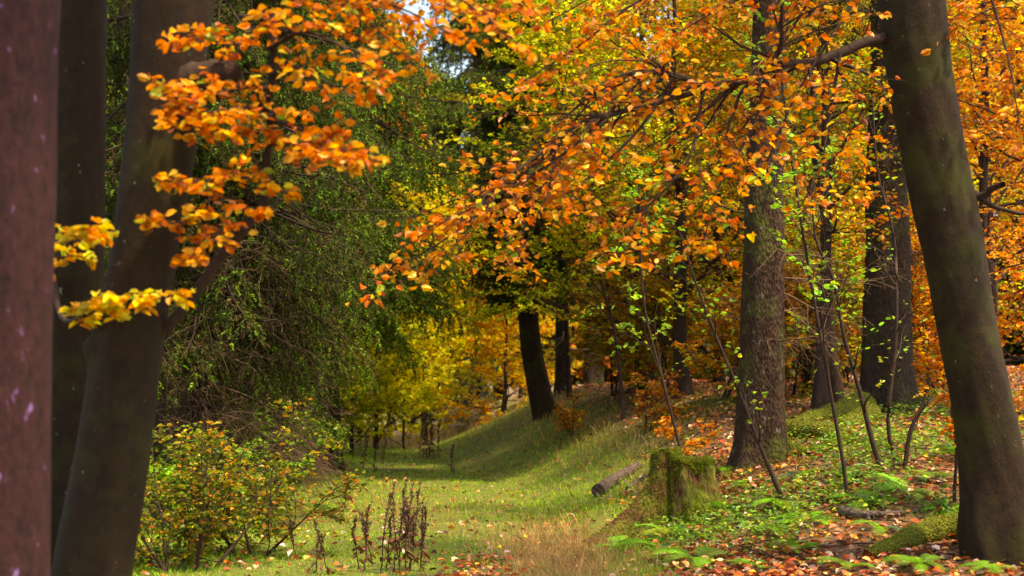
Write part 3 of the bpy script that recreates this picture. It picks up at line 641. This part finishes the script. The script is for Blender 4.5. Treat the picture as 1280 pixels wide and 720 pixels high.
S, _, _ = spruce('spruce_tree', -6.2, 27, 14, .24, 'rear dark spruce behind the weeping left spruces', pal=NEEDLE_DARK, z0=.5, reach=3.4, n1=170, n2=24, len2=1.0, per=8, hang=.5, blade=(.09, .022))

# golden and orange trees
slim('beech_tree', 530, 35, 6.5, .09, 'bright golden-yellow tree glowing over the end of the path', (0, 0), LEMON+GOLD, n1=50, z0=.35, len1=3.1, n2=9, len2=1.2, n3=6, len3=.6, per=7, size=.115, upn=.1, jit=1.)
slim('beech_tree', 448, 33, 5.5, .08, 'yellow-green bushy tree low at the left end of the path', (0, 0), LEMON, n1=26, z0=.3, len1=2.0, n2=8, len2=.9, per=11, size=.09, stems=1)
slim('beech_tree', 630, 32, 4.2, .05, 'low orange-gold bush left of the crest spruce', (0, 0), GOLD+ORANGE[:1], upn=.1, jit=1., n1=30, z0=.1, len1=1.5, n2=8, len2=.8, per=10, size=.066)
slim('beech_tree', 505, 31.5, 3.6, .03, 'low yellow-green bush at the foot of the glowing golden tree', (0, 0), LEMON, n1=30, z0=.1, len1=1.5, n2=8, len2=.7, upn=.1, jit=1., per=7, size=.08)
slim('beech_tree', 440, 29, 4.2, .04, 'lime-yellow bush just right of the drooping left spruces', (0, 0), LEMON+YELGREEN, upn=.1, jit=1., n1=32, z0=.1, len1=1.7, n2=8, len2=.7, per=12, size=.075)
slim('beech_tree', 490, 50, 9, .14, 'paler yellow tree behind the golden one', (0, 0), YELGREEN+GOLD, n1=30, z0=1., len1=3.6, n2=9, len2=1.4, n3=6, len3=.7, per=10, size=.13)
slim('beech_tree', 655, 48, 10, .14, 'amber tree far behind the crest spruces', (0, 0), GOLD, n1=30, z0=1.2, len1=3.0, n2=8, len2=1.3, n3=6, len3=.7, per=10, size=.12)
slim('beech_tree', 778, 21.5, 7.5, .035, 'yellow-green young beech over the bank right of centre', (-1.2, 0), LEMON+YELGREEN, n1=42, z0=1.2, len1=2.9, n2=8, len2=.9, per=12, size=.065)
slim('beech_tree', 716, 27, 8.5, .05, 'thin-stemmed yellow-green beech just right of the leaning crest spruce', (-.6, 0), YELGREEN+MIXED[:1], n1=42, z0=2.2, len1=2.9, n2=8, len2=.9, per=12, size=.058)
slim('beech_tree', 600, 37, 6, .05, 'golden bush-like beech arching over the far end of the path', (0, 0), GOLD, upn=.1, jit=1., n1=40, z0=.4, len1=2.6, n2=8, len2=1., per=11, size=.1)
slim('beech_tree', 470, 31, 5.0, .05, 'lemon-yellow young beech just beyond the drooping spruce twigs', (0, 0), LEMON, n1=38, z0=.2, len1=2.0, n2=8, len2=.8, upn=.1, jit=1., per=7, size=.066)
slim('beech_tree', 800, 24, 8, .10, 'gold and green beech on the bank behind the hanging orange branches', (0, 0), MIXED, n1=36, z0=.8, len1=2.8, n2=8, len2=1., per=10, size=.058)
slim('beech_tree', 900, 26, 8, .10, 'orange-gold beech just left of the scaly spruce trunk', (0, 0), MIXED, n1=36, z0=.4, len1=2.8, n2=8, len2=1., per=10, size=.062)
slim('beech_tree', 1010, 26, 8.5, .10, 'golden beech filling the gap between the right-hand spruces', (0, 0), RUST+MIXED, n1=36, z0=.4, len1=2.8, n2=8, len2=1., per=10, size=.062)
slim('beech_tree', 1130, 24.5, 8.5, .10, 'yellow-green beech behind the dark thick spruce', (0, 0), YELGREEN+GOLD[:1], n1=36, z0=.5, len1=2.8, n2=8, len2=1., per=10, size=.062)
slim('beech_tree', 1235, 21, 8.5, .10, 'rusty orange beech behind the leaning right-hand trunk', (0, 0), RUST, n1=36, z0=.3, len1=2.4, n2=8, len2=1., per=10, size=.058)
slim('beech_tree', 1300, 16, 6.5, .07, 'bright orange young beech at the right edge behind the leaning trunk', (0, 0), ORANGE, n1=30, z0=.4, len1=1.6, n2=7, len2=.8, per=8, size=.065)
slim('beech_tree', 960, 22, 8, .06, 'olive-yellow beech directly behind the scaly spruce trunk', (0, 0), YELGREEN+MIXED, n1=36, z0=.8, len1=2.4, n2=8, len2=.9, per=9, size=.058)
slim('beech_tree', 1180, 27, 9, .08, 'brown-gold beech between the dark thick spruce and the leaning trunk', (0, 0), RUST+GOLD, n1=36, z0=.4, len1=2.8, n2=8, len2=1., per=10, size=.066)
slim('beech_tree', 1080, 32, 11, .13, 'tall amber beech far behind the right-hand spruces', (0, 0), MIXED, n1=36, z0=.6, len1=3.6, n2=9, len2=1.3, n3=6, len3=.6, per=10, size=.11)
slim('beech_tree', 820, 34, 11, .13, 'tall golden beech far behind the bank', (0, 0), MIXED, n1=36, z0=.6, len1=3.6, n2=9, len2=1.3, n3=6, len3=.6, per=10, size=.11)
slim('beech_tree', 1240, 34, 11, .13, 'tall rust-coloured beech far off at the right', (0, 0), RUST, n1=36, z0=.6, len1=3.6, n2=9, len2=1.3, n3=6, len3=.6, per=10, size=.11)
# bluish far conifer in the centre gap
spruce('spruce_tree', (560-640)/1778*52, 52, 13, .22, 'small blue-green spruce in the distance at the end of the ride', pal=NEEDLE_BLUE, z0=.3, reach=3.0, n1=110, n2=14, len2=.8, per=6, blade=(.12, .03), hang=.2)
# far woods: one distant mass
mb = MB()
for k in range(60):
    X0 = -34+k*1.3+R.normal()*.5; Y0 = R.uniform(62, 84)
    if -3.4 < X0 < -1.3: continue
    conifer = R.uniform() < .7; H = R.uniform(17, 26)
    z0_ = float(G(X0, Y0)); tubes(mb, np.array([[[X0, Y0, z0_-.3], [X0, Y0, z0_+H*.5], [X0, Y0, z0_+H]]]), np.array([[.25, .18, .04]]), 6, 0)
    n = 5200; t_ = R.uniform(.03, 1, n); rr_ = (1-t_)*3.4 if conifer else 3.2*np.sqrt(np.clip(1-(2*t_-1)**2*.8, .05, 1))
    a = R.uniform(0, 6.28, n); q = rr_*R.uniform(.35, 1, n)*(1+.25*np.sin(3*a+t_*14))
    p = np.stack([X0+q*np.cos(a), Y0+q*np.sin(a), z0_+t_*H], 1)
    leaves(mb, p, nrm(R.normal(size=(n, 3))-[0, 0, .5*conifer]), nrm(R.normal(size=(n, 3))+[0, -.3, .5]), R.uniform(.3, .65, n), pick(NEEDLE_DARK if conifer else [MIXED, RUST, YELGREEN, RUST][k % 4], n, .2), 1)
tag(mb.build('far_woods', [M_twig, M_leaf]), 'distant mass of autumn trees closing the view behind everything', 'woods', kind='stuff')

# ================================================================== SHRUBS AND SAPLINGS
def shrub(name, px, py, h, label, pal, n1, len1, per, size, stems=3, r=.014, Y=None, cat='shrub', len2=.3, n2=6, n3=4, lean=(0, 0), z0=.1, cname='crown'):
    g = gp(px, py) if Y is None else np.array([(px-640)/1778*Y, Y, 0])
    return beech(name, g[0], g[1], h, r, label, cat, pal, n1, len1, z0, n2, len2, n3, len2*.5, per, size, lean, M_twig, 50, .04, None, .4, stems, .55)
shrub('beech_shrub', 235, 700, 1.25, 'yellow and green beech shrub at the foot of the leaning left trunk', [(3, (.40, .30, .015)), (5, (.18, .22, .013)), (3, (.08, .13, .012)), (1.5, (.55, .22, .015))], 9, .6, 3, .05, stems=5, Y=11.2)
shrub('beech_shrub', 310, 650, .95, 'orange-tipped beech shrub beside the grass, under the drooping spruce', [(2, (.60, .27, .02)), (4, (.28, .27, .02)), (3, (.11, .17, .015))], 8, .5, 3, .05, stems=4, Y=12.4)
shrub('beech_shrub', 225, 590, 1.0, 'dark green shrub under the drooping spruce twigs', GREEN, 10, .6, 6, .05, stems=4, Y=14)
shrub('bright_gap_standin', 592, 556, .5, 'added whitish-pink shrub standing in for the bright gap at the far end of the path beside the golden bush', [(3, (.85, .75, .82)), (1, (.5, .5, .1))], 9, .3, 5, .08, stems=4, Y=33, r=.01)  # invented shrub, its whitish leaves imitate bright spots in the far gap
shrub('beech_sapling', 868, 568, .55, 'tiny beech sapling with bright orange leaves just above the mossy stump', ORANGE, 7, .22, 4, .05, stems=2, r=.006, len2=.14, n2=4, n3=3)
shrub('beech_sapling', 1190, 560, 1.9, 'orange beech sapling hard against the left side of the leaning trunk', ORANGE, 15, .42, 6, .055, stems=1, r=.014, Y=11.5, len2=.22, n2=5, z0=.6)
shrub('beech_sapling', 720, 545, .8, 'small rusty sapling on the grassy bank below the dark trunks', RUST, 6, .3, 2, .05, stems=2, r=.008, len2=.2)
shrub('beech_sapling', 800, 545, .9, 'low orange brushwood sapling on the bank above the log', RUST, 7, .4, 2, .05, stems=3, r=.008, len2=.25)
shrub('beech_shrub', 765, 512, 2.6, 'yellow-green beech shrub on the bank before the third spruce trunk', YELGREEN+MIXED, 16, 1.1, 6, .06, stems=3, Y=24.5, r=.02, len2=.5)
for (px_, Y_, h_, pal_, lb_) in [(895, 19.5, 2.3, RUST+MIXED, 'rust and green beech shrub just left of the scaly spruce trunk'), (1000, 20, 2.4, MIXED+YELGREEN, 'olive-gold beech shrub filling the gap right of the scaly spruce trunk'),
        (1060, 21.5, 2.6, MIXED+RUST, 'brownish beech shrub left of the dark thick spruce'), (1170, 19, 2.2, ORANGE+MIXED, 'orange and green beech shrub between the dark thick spruce and the leaning trunk'), (835, 22.5, 2.2, RUST+YELGREEN, 'mixed rust and green beech shrub on top of the grassy bank')]:
    shrub('beech_shrub', px_, 0, h_, lb_, pal_, 17, 1.0, 6, .058, stems=3, Y=Y_, r=.016, len2=.45)
# bare crooked saplings
def px_sapling(pts, r0, r1, label, leaf_n, pal, subs=7, l2=.5):
    L = px_line(pts, 22)[None]; L[0, 0, 2] = G(L[0, 0, 0], L[0, 0, 1])-.05
    base = L[0, 0].copy(); root = thing('young_sapling', base, label, 'sapling')
    rr_ = np.linspace(r0, r1, 22)[None]; m_ = MB(); tubes(m_, L, rr_, 9, 0); m_.build('stem', [M_twig], root, base)
    c = MB(); C2, r2 = grow(L, rr_, subs, .2, 1, l2, 45, 7, .03, .15, flat=.6); r2 = np.maximum(r2, .003); tubes(c, C2, r2, 5, 0)
    C3, r3 = grow(C2, r2, 5, .2, 1, l2*.45, 45, 5, 0, .2, flat=.6); r3 = np.maximum(r3, .0018); tubes(c, C3, r3, 4, 0)
    if leaf_n: leaf_on(c, C3, leaf_n, .055, pal, .3, 1, jit=.7)
    c.build('crown', [M_twig, M_leaf], root, base)
Ya = gp(982, 632)[1]
px_sapling([(982, 632, Ya), (968, 600, Ya), (945, 545, Ya), (920, 480, Ya), (895, 420, Ya), (872, 360, Ya), (850, 290, Ya)], .024, .006, 'thin bare sapling leaning left beside the scaly spruce trunk', 2, GREEN, 9, .6)
Yb = gp(1103, 592)[1]
px_sapling([(1103, 592, Yb), (1090, 550, Yb), (1075, 490, Yb), (1055, 420, Yb), (1042, 350, Yb), (1020, 300, Yb), (1015, 240, Yb)], .026, .008, 'brown sapling leaning left in front of the dark thick spruce', 2, GREEN, 10, .7)
px_sapling([(1130, 595, Yb), (1138, 540, Yb), (1155, 500, Yb), (1165, 450, Yb), (1172, 400, Yb)], .024, .008, 'forked dark sapling rising next to the leaning right-hand trunk', 2, ORANGE, 8, .5)
px_sapling([(1125, 590, Yb+.6), (1110, 530, Yb+.6), (1120, 420, Yb+.6), (1118, 300, Yb+.6), (1098, 220, Yb+.6), (1090, 120, Yb+.6)], .022, .008, 'pale slender sapling standing before the dark thick spruce', 2, GREEN, 10, .7)
# green-leaved young beech in front of the scaly spruce
Yd = 12.2
px_sapling([(1060, 610, Yd), (1040, 500, Yd), (1010, 330, Yd), (990, 200, Yd), (975, 80, Yd), (960, -30, Yd)], .018, .006, 'tall whip-thin sapling with still-green leaves before the scaly spruce', 12, GREEN, 16, 1.0)
px_sapling([(860, 600, 14.5), (835, 500, 14.5), (805, 380, 14.5), (800, 260, 14.5), (790, 140, 14.5)], .018, .006, 'thin green-leaved sapling behind the stump', 11, GREEN, 14, 1.1)

# ================================================================== STUMP, LOGS, FERNS, STALKS
g = gp(856, 655); Ys_ = g[1]+.25; sc_ = Ys_/1778; zb = float(G(g[0], Ys_))
stp = thing('tree_stump', (g[0], Ys_, zb), 'moss-covered tree stump with spreading root on the bank', 'tree stump')
org = np.array([g[0], Ys_, zb])
topz = P(856, 572, Ys_)[2]; H = topz-zb
sides = 72; K = 34; a = np.arange(sides)/sides*2*np.pi; mb = MB(); Vr = []
for k in range(K):
    t_ = k/(K-1); r_ = .265+.17*(1-t_)**1.7
    lob = 1+.09*np.cos(5*a+.6)+.06*np.cos(9*a+2+t_)+.045*np.cos(17*a+3*t_)+.03*np.sin(29*a+6*t_)-.16*np.exp(-(np.angle(np.exp(1j*(a-4.95-.25*t_)))/.13)**2)-.12*np.exp(-(np.angle(np.exp(1j*(a-4.2+.2*t_)))/.10)**2)
    root_l = .62*np.exp(-(np.angle(np.exp(1j*(a-3.65)))/.27)**2)*(1-t_)**2.0+.15*np.exp(-(np.angle(np.exp(1j*(a-5.6)))/.3)**2)*(1-t_)**2.5+.12*np.exp(-(np.angle(np.exp(1j*(a-.3)))/.35)**2)*(1-t_)**2
    rr_ = r_*lob*(1+.012*np.sin(40*t_+7*a))+root_l
    z_ = -.15+(H+.15)*t_+t_**6*(.045*np.cos(a-2.9)+.03*np.cos(3*a+1)+.022*np.cos(8*a)+.015*np.sin(13*a)-.08*np.exp(-(np.angle(np.exp(1j*(a-5.3)))/.3)**2))
    Vr.append(np.stack([rr_*np.cos(a), rr_*np.sin(a), z_], 1))
for f_, dz in ((.93, .012), (.8, .0), (.6, -.012), (.35, -.02), (.1, -.02)):
    q = Vr[K-1].copy(); q[:, :2] *= f_; q[:, 2] = q[:, 2]*f_+(1-f_)*H+dz+R.normal(size=sides)*.006; Vr.append(q)
V = np.array(Vr); K2 = len(Vr)
k = np.arange(K2-1)[:, None]; j = np.arange(sides)[None]
F = np.stack([k*sides+j, k*sides+(j+1) % sides, (k+1)*sides+(j+1) % sides, (k+1)*sides+j], -1).reshape(-1, 4)
mb.add(V, F, 0, (.5, .5, .5), True); mb.add(V[-1], np.arange(sides)[None], 0)
mb.build('stump', [M_stump], stp)
# moss coat
mb = MB(); n = 34000
kk = R.uniform(0, K2-1.01, n); kk = np.where(R.uniform(0, 1, n) < .35, R.uniform(K-2, K2-1.01, n), kk); jj = R.integers(0, sides, n); i0 = kk.astype(int); f_ = (kk-i0)[:, None]
p = V[i0, jj]*(1-f_)+V[i0+1, jj]*f_; p2 = V[i0, (jj+1) % sides]*(1-f_)+V[i0+1, (jj+1) % sides]*f_; u = R.uniform(0, 1, (n, 1)); p = p*(1-u)+p2*u
out = nrm(p*[1, 1, 0]+1e-6)*np.where(i0 > K-2, .2, 1)[:, None]+np.array([0, 0, 1])*np.where(i0 > K-3, 1, .25)[:, None]
msk = (vnoise(p[:, 0]*7, (p[:, 1]*2+p[:, 2]*.5)*4, 77)-.9*p[:, 0]/.4 > -.35-.5*(p[:, 0] < -.3)) | (i0 > K-4)
tuft(mb, p[msk], nrm(out)[msk], R.uniform(.008, .03, msk.sum()), 0)
mb.build('moss', [M_grass], stp)

def fallen(name, px_pts, r0, r1, label, cat, mat, lift=.6, K=18, stub=0):
    pts = np.array([gp(*p) for p in px_pts]); q = smoothline(pts, K); rr_ = np.linspace(r0, r1, K); q[:, 2] = G(q[:, 0], q[:, 1])+rr_*lift
    # keep logs straight-ish: fit heights with a smooth line
    q[:, 2] = np.polyval(np.polyfit(np.arange(K), q[:, 2], 2), np.arange(K))
    base = q[0].copy(); m_ = MB(); rj = rr_*(1+.06*np.sin(np.arange(K)*1.3+R.uniform(0, 6)))
    tubes(m_, q[None], rj[None], 16, 0)
    for e_ in (0, K-1):
        T = nrm(q[1]-q[0]) if e_ == 0 else nrm(q[-1]-q[-2]); U = nrm(np.cross(T, [0, 0, 1.])); W = np.cross(T, U); aa = np.arange(16)/16*6.2832
        m_.add(q[e_]+rj[e_]*(U*np.cos(aa)[:, None]+W*np.sin(aa)[:, None])+T*(.003 if e_ else -.003), np.arange(16)[None], 0)
    if stub:
        C2, r2 = grow(q[None], rr_[None], stub, .2, .95, .3, 50, 5, .1, .2, flat=.5); tubes(m_, C2, r2, 6, 0)
    o = m_.build(name, [mat], None, base); o.location = base
    return tag(o, label, cat)
fallen('fallen_log', [(748, 622), (768, 607), (797, 588)], .085, .06, 'short purple-brown log lying left of the mossy stump', 'log', M_log, .8)
fallen('fallen_branch', [(785, 615), (800, 603), (826, 590)], .032, .018, 'thin dark branch lying between the log and the stump', 'branch', M_log, .9, stub=2)
fallen('fallen_branch', [(1052, 648), (1085, 650), (1125, 646), (1150, 640)], .045, .012, 'curved pinkish-brown dead branch lying in ferns before the right trunk', 'branch', M_log, 1.2, stub=3)
fallen('fallen_branch', [(540, 566), (560, 563), (600, 552)], .03, .02, 'pale stick at the far end of the grass', 'branch', M_log, .9, stub=1) if False else None

# ferns
def fern_mesh(nf, L, pal):
    mb_ = MB()
    for k in range(nf):
        a0 = 2*np.pi*k/nf+R.normal()*.3; Lf = L*R.uniform(.7, 1.15); K = 15
        d = np.array([np.cos(a0)*.75, np.sin(a0)*.75, 1.0+R.uniform(-.2, .3)]); d /= np.linalg.norm(d); cur = np.zeros(3); pl = [cur]
        for i_ in range(K-1):
            d = nrm(d+np.array([np.cos(a0)*.05, np.sin(a0)*.05, -.12])+R.normal(size=3)*.02); cur = cur+d*Lf/(K-1); pl.append(cur)
        C = np.array(pl); tubes(mb_, C[None], np.linspace(.0032, .001, K)[None], 4, 0, pick(pal, 1)[0])
        T = nrm(np.gradient(C, axis=0)); side = nrm(np.cross(T, [0, 0, 1.])); up_ = np.cross(side, T)
        np_ = 26; tt = np.linspace(.15, .98, np_); f_ = tt*(K-1); i_ = np.minimum(f_.astype(int), K-2); fr = (f_-i_)[:, None]
        c = C[i_]*(1-fr)+C[i_+1]*fr; base_c = pick(pal, 1, .2)[0]
        for s_ in (-1, 1):
            ln = (.26*Lf*np.sin(np.pi*np.clip(tt*.85+.12, 0, 1))**.8)[:, None]
            dd = nrm(side[i_]*s_+T[i_]*.5-up_[i_]*.15); w_ = .085*ln*T[i_]
            V = np.stack([c-w_*.6, c+w_*.6, c+dd*ln*.6+w_*.45, c+dd*ln, c+dd*ln*.6-w_*.55], 1)
            F = np.arange(np_*5).reshape(np_, 5)
            mb_.add(V, F, 0, np.repeat(np.clip(base_c*np.exp(R.normal(size=(np_, 1))*.12), 0, 1), 5, axis=0))
    return mb_
FERN = [(4, (.10, .26, .012)), (3, (.15, .32, .018)), (1, (.3, .36, .04)), (1, (.10, .26, .13))]
fvar = []
for k in range(7):
    o = fern_mesh(R.integers(6, 9), R.uniform(.32, .46), [FERN[k % 4], FERN[(k+1) % 3]]).build('fern', [M_grass]); fvar.append(o)
FERNS = [(905, 640, 'fern at the right foot of the mossy stump'), (835, 672, 'small fern in front of the mossy stump'), (930, 612, 'fern between the stump and the leaning bare sapling'),
    (960, 668, 'broad fern below the leaning bare sapling'), (1010, 655, 'bright green fern left of the dead curved branch'), (1000, 690, 'fern low in the leaves under the dead curved branch'),
    (1045, 625, 'upright fern above the dead curved branch'), (1060, 600, 'fern at the foot of the brown leaning sapling'), (1130, 620, 'fern among the stems of the forked sapling'),
    (1170, 600, 'fern against the left side of the leaning right-hand trunk'), (1100, 665, 'drooping fern touching the mossy ground root'), (1180, 640, 'fern over the thick end of the mossy ground root'),
    (1150, 712, 'fern at the bottom edge below the right-hand trunk'), (1060, 712, 'fern at the bottom edge below the dead curved branch'), (940, 712, 'fern at the bottom edge in pinkish fallen leaves'),
    (870, 705, 'fern at the bottom edge below the stump'), (1035, 562, 'pale fern behind the brown leaning sapling, near mossy roots'), (1000, 600, 'yellowish fern in front of the scaly spruce roots'),
    (905, 592, 'bluish fern on the slope just behind the stump'), (780, 690, 'fern at the edge of the straw-coloured grass'), (1240, 715, 'fern before the foot of the leaning right-hand trunk'),
    (1085, 632, 'fern right behind the dead curved branch'), (980, 640, 'fern touching the foot of the leaning bare sapling'), (1200, 575, 'small fern behind the leaning right-hand trunk'),
    (195, 690, 'fern half hidden behind the leaning left trunk'), (395, 640, 'green fern at the left edge of the grass')]
for k, (px, py, lb) in enumerate(FERNS):
    g = gp(px, py)
    o = fvar[k] if k < 7 else fvar[k % 7].copy()
    if k >= 7: COL.objects.link(o)
    o.location = g; o.rotation_euler = (0, 0, R.uniform(0, 6.28)); o.scale = (R.uniform(.7, 1.15),)*3; o.rotation_euler = (R.normal()*.12, R.normal()*.12, R.uniform(0, 6.28))
    tag(o, lb, 'fern', 'ferns on the forest floor')

# withered stalks
def stalk_mesh(h, dark):
    m_ = MB(); K = 9; C = np.stack([np.cumsum(R.normal(size=K)*.008), np.cumsum(R.normal(size=K)*.008), np.linspace(-.03, h, K)], 1)
    tubes(m_, C[None], np.linspace(.0055, .003, K)[None], 6, 0)
    C2, r2 = grow(C[None], np.full((1, K), .004), 7, .45, 1, h*.28, 24, 4, .12, .05, flat=.1, rr=.7); tubes(m_, C2, r2, 4, 0)
    # seed heads along the upper part
    allC = np.concatenate([C2.reshape(-1, 3), C[5:]]); n = 420; i_ = R.integers(0, len(allC), n); p_ = allC[i_]+R.normal(size=(n, 3))*.006
    d = nrm(R.normal(size=(n, 3))); leaves(m_, p_, d, nrm(R.normal(size=(n, 3))), R.uniform(.006, .014, n), pick([(3, (.10, .04, .02)), (2, (.17, .07, .03)), (1, (.06, .03, .02))], n, .2), 1, 1.4)
    n = 6; p_ = C[R.integers(1, 5, n)]; a = R.uniform(0, 6.28, n); leaves(m_, p_, np.stack([np.cos(a), np.sin(a), -.6+0*a], 1), nrm(R.normal(size=(n, 3))), R.uniform(.04, .09, n), pick([(1, (.14, .06, .02))], n, .2), 1, .6, 3)
    return m_
M_stalk = bark_mat('stalk', (.03, .014, .01), (.09, .04, .025), scale=30, bump=.2)
svar = [stalk_mesh(h_, 1).build('withered_stalk', [M_stalk, M_litter]) for h_ in (.62, .52, .46, .38, .3)]
SP = [(446, 712, 3), (455, 716, 1), (466, 708, 2), (475, 718, 0), (484, 712, 2), (492, 716, 1), (499, 706, 0), (505, 716, 0), (512, 712, 0), (518, 700, 3), (525, 714, 1), (530, 706, 2), (508, 695, 2), (460, 700, 4), (412, 718, 4), (398, 716, 3), (372, 700, 4), (486, 700, 3)]
for k, (px, py, v_) in enumerate(SP):
    g = gp(px, py); o = svar[v_].copy() if k else svar[v_]
    if k and not any(q_['used'] if 'used' in q_ else False for q_ in [svar[v_]]): pass
    if k: COL.objects.link(o)
    o.location = g; o.rotation_euler = (R.normal()*.16, R.normal()*.16, R.uniform(0, 6.28))
    tag(o, {412: 'short withered stalk at the bottom edge, first one left of the main clump', 398: 'medium withered stalk at the bottom edge, second one left of the main clump', 372: 'short withered stalk nearest to the low beech shrub'}.get(px, 'dark brown withered stalk with seed heads, in the clump at the bottom of the grass'), 'dead plant', 'withered stalks at the bottom of the path')
used = {3}
for v_ in range(5):
    if v_ not in used:
        g = gp(500+v_*7, 719-v_*3); svar[v_].location = g; tag(svar[v_], 'dark brown withered stalk with seed heads, in the clump at the bottom of the grass', 'dead plant', 'withered stalks at the bottom of the path')
for k, (px, py) in enumerate([(528, 572), (533, 574), (538, 571), (543, 573), (548, 571), (536, 568), (524, 570)]):
    g = gp(px, py); o = svar[k % 3].copy(); COL.objects.link(o); o.location = g; o.rotation_euler = (0, 0, R.uniform(0, 6.28)); o.scale = (1.5, 1.5, 1.25)
    tag(o, 'reddish withered stalk in the small clump at the far end of the grass', 'dead plant', 'withered stalks at the far end of the path')
for k, (px, py, lb) in enumerate([(455, 585, 'lone dead stem below the drooping spruce at the left edge of the grass'), (470, 590, 'lone dead stem in the grass, second from the drooping spruce'), (480, 580, 'lone dead stem just in front of the low yellow-green bush'), (566, 590, 'lone dead stem in the open middle of the grass path'), (430, 640, 'lone dead stem between the big stalk clump and the drooping spruce')]):
    g = gp(px, py); o = svar[3+k % 2].copy(); COL.objects.link(o); o.location = g; o.rotation_euler = (0, 0, R.uniform(0, 6.28)); o.scale = (1.2, 1.2, 1.4)
    tag(o, lb, 'dead plant', 'single dead stems in the grass')
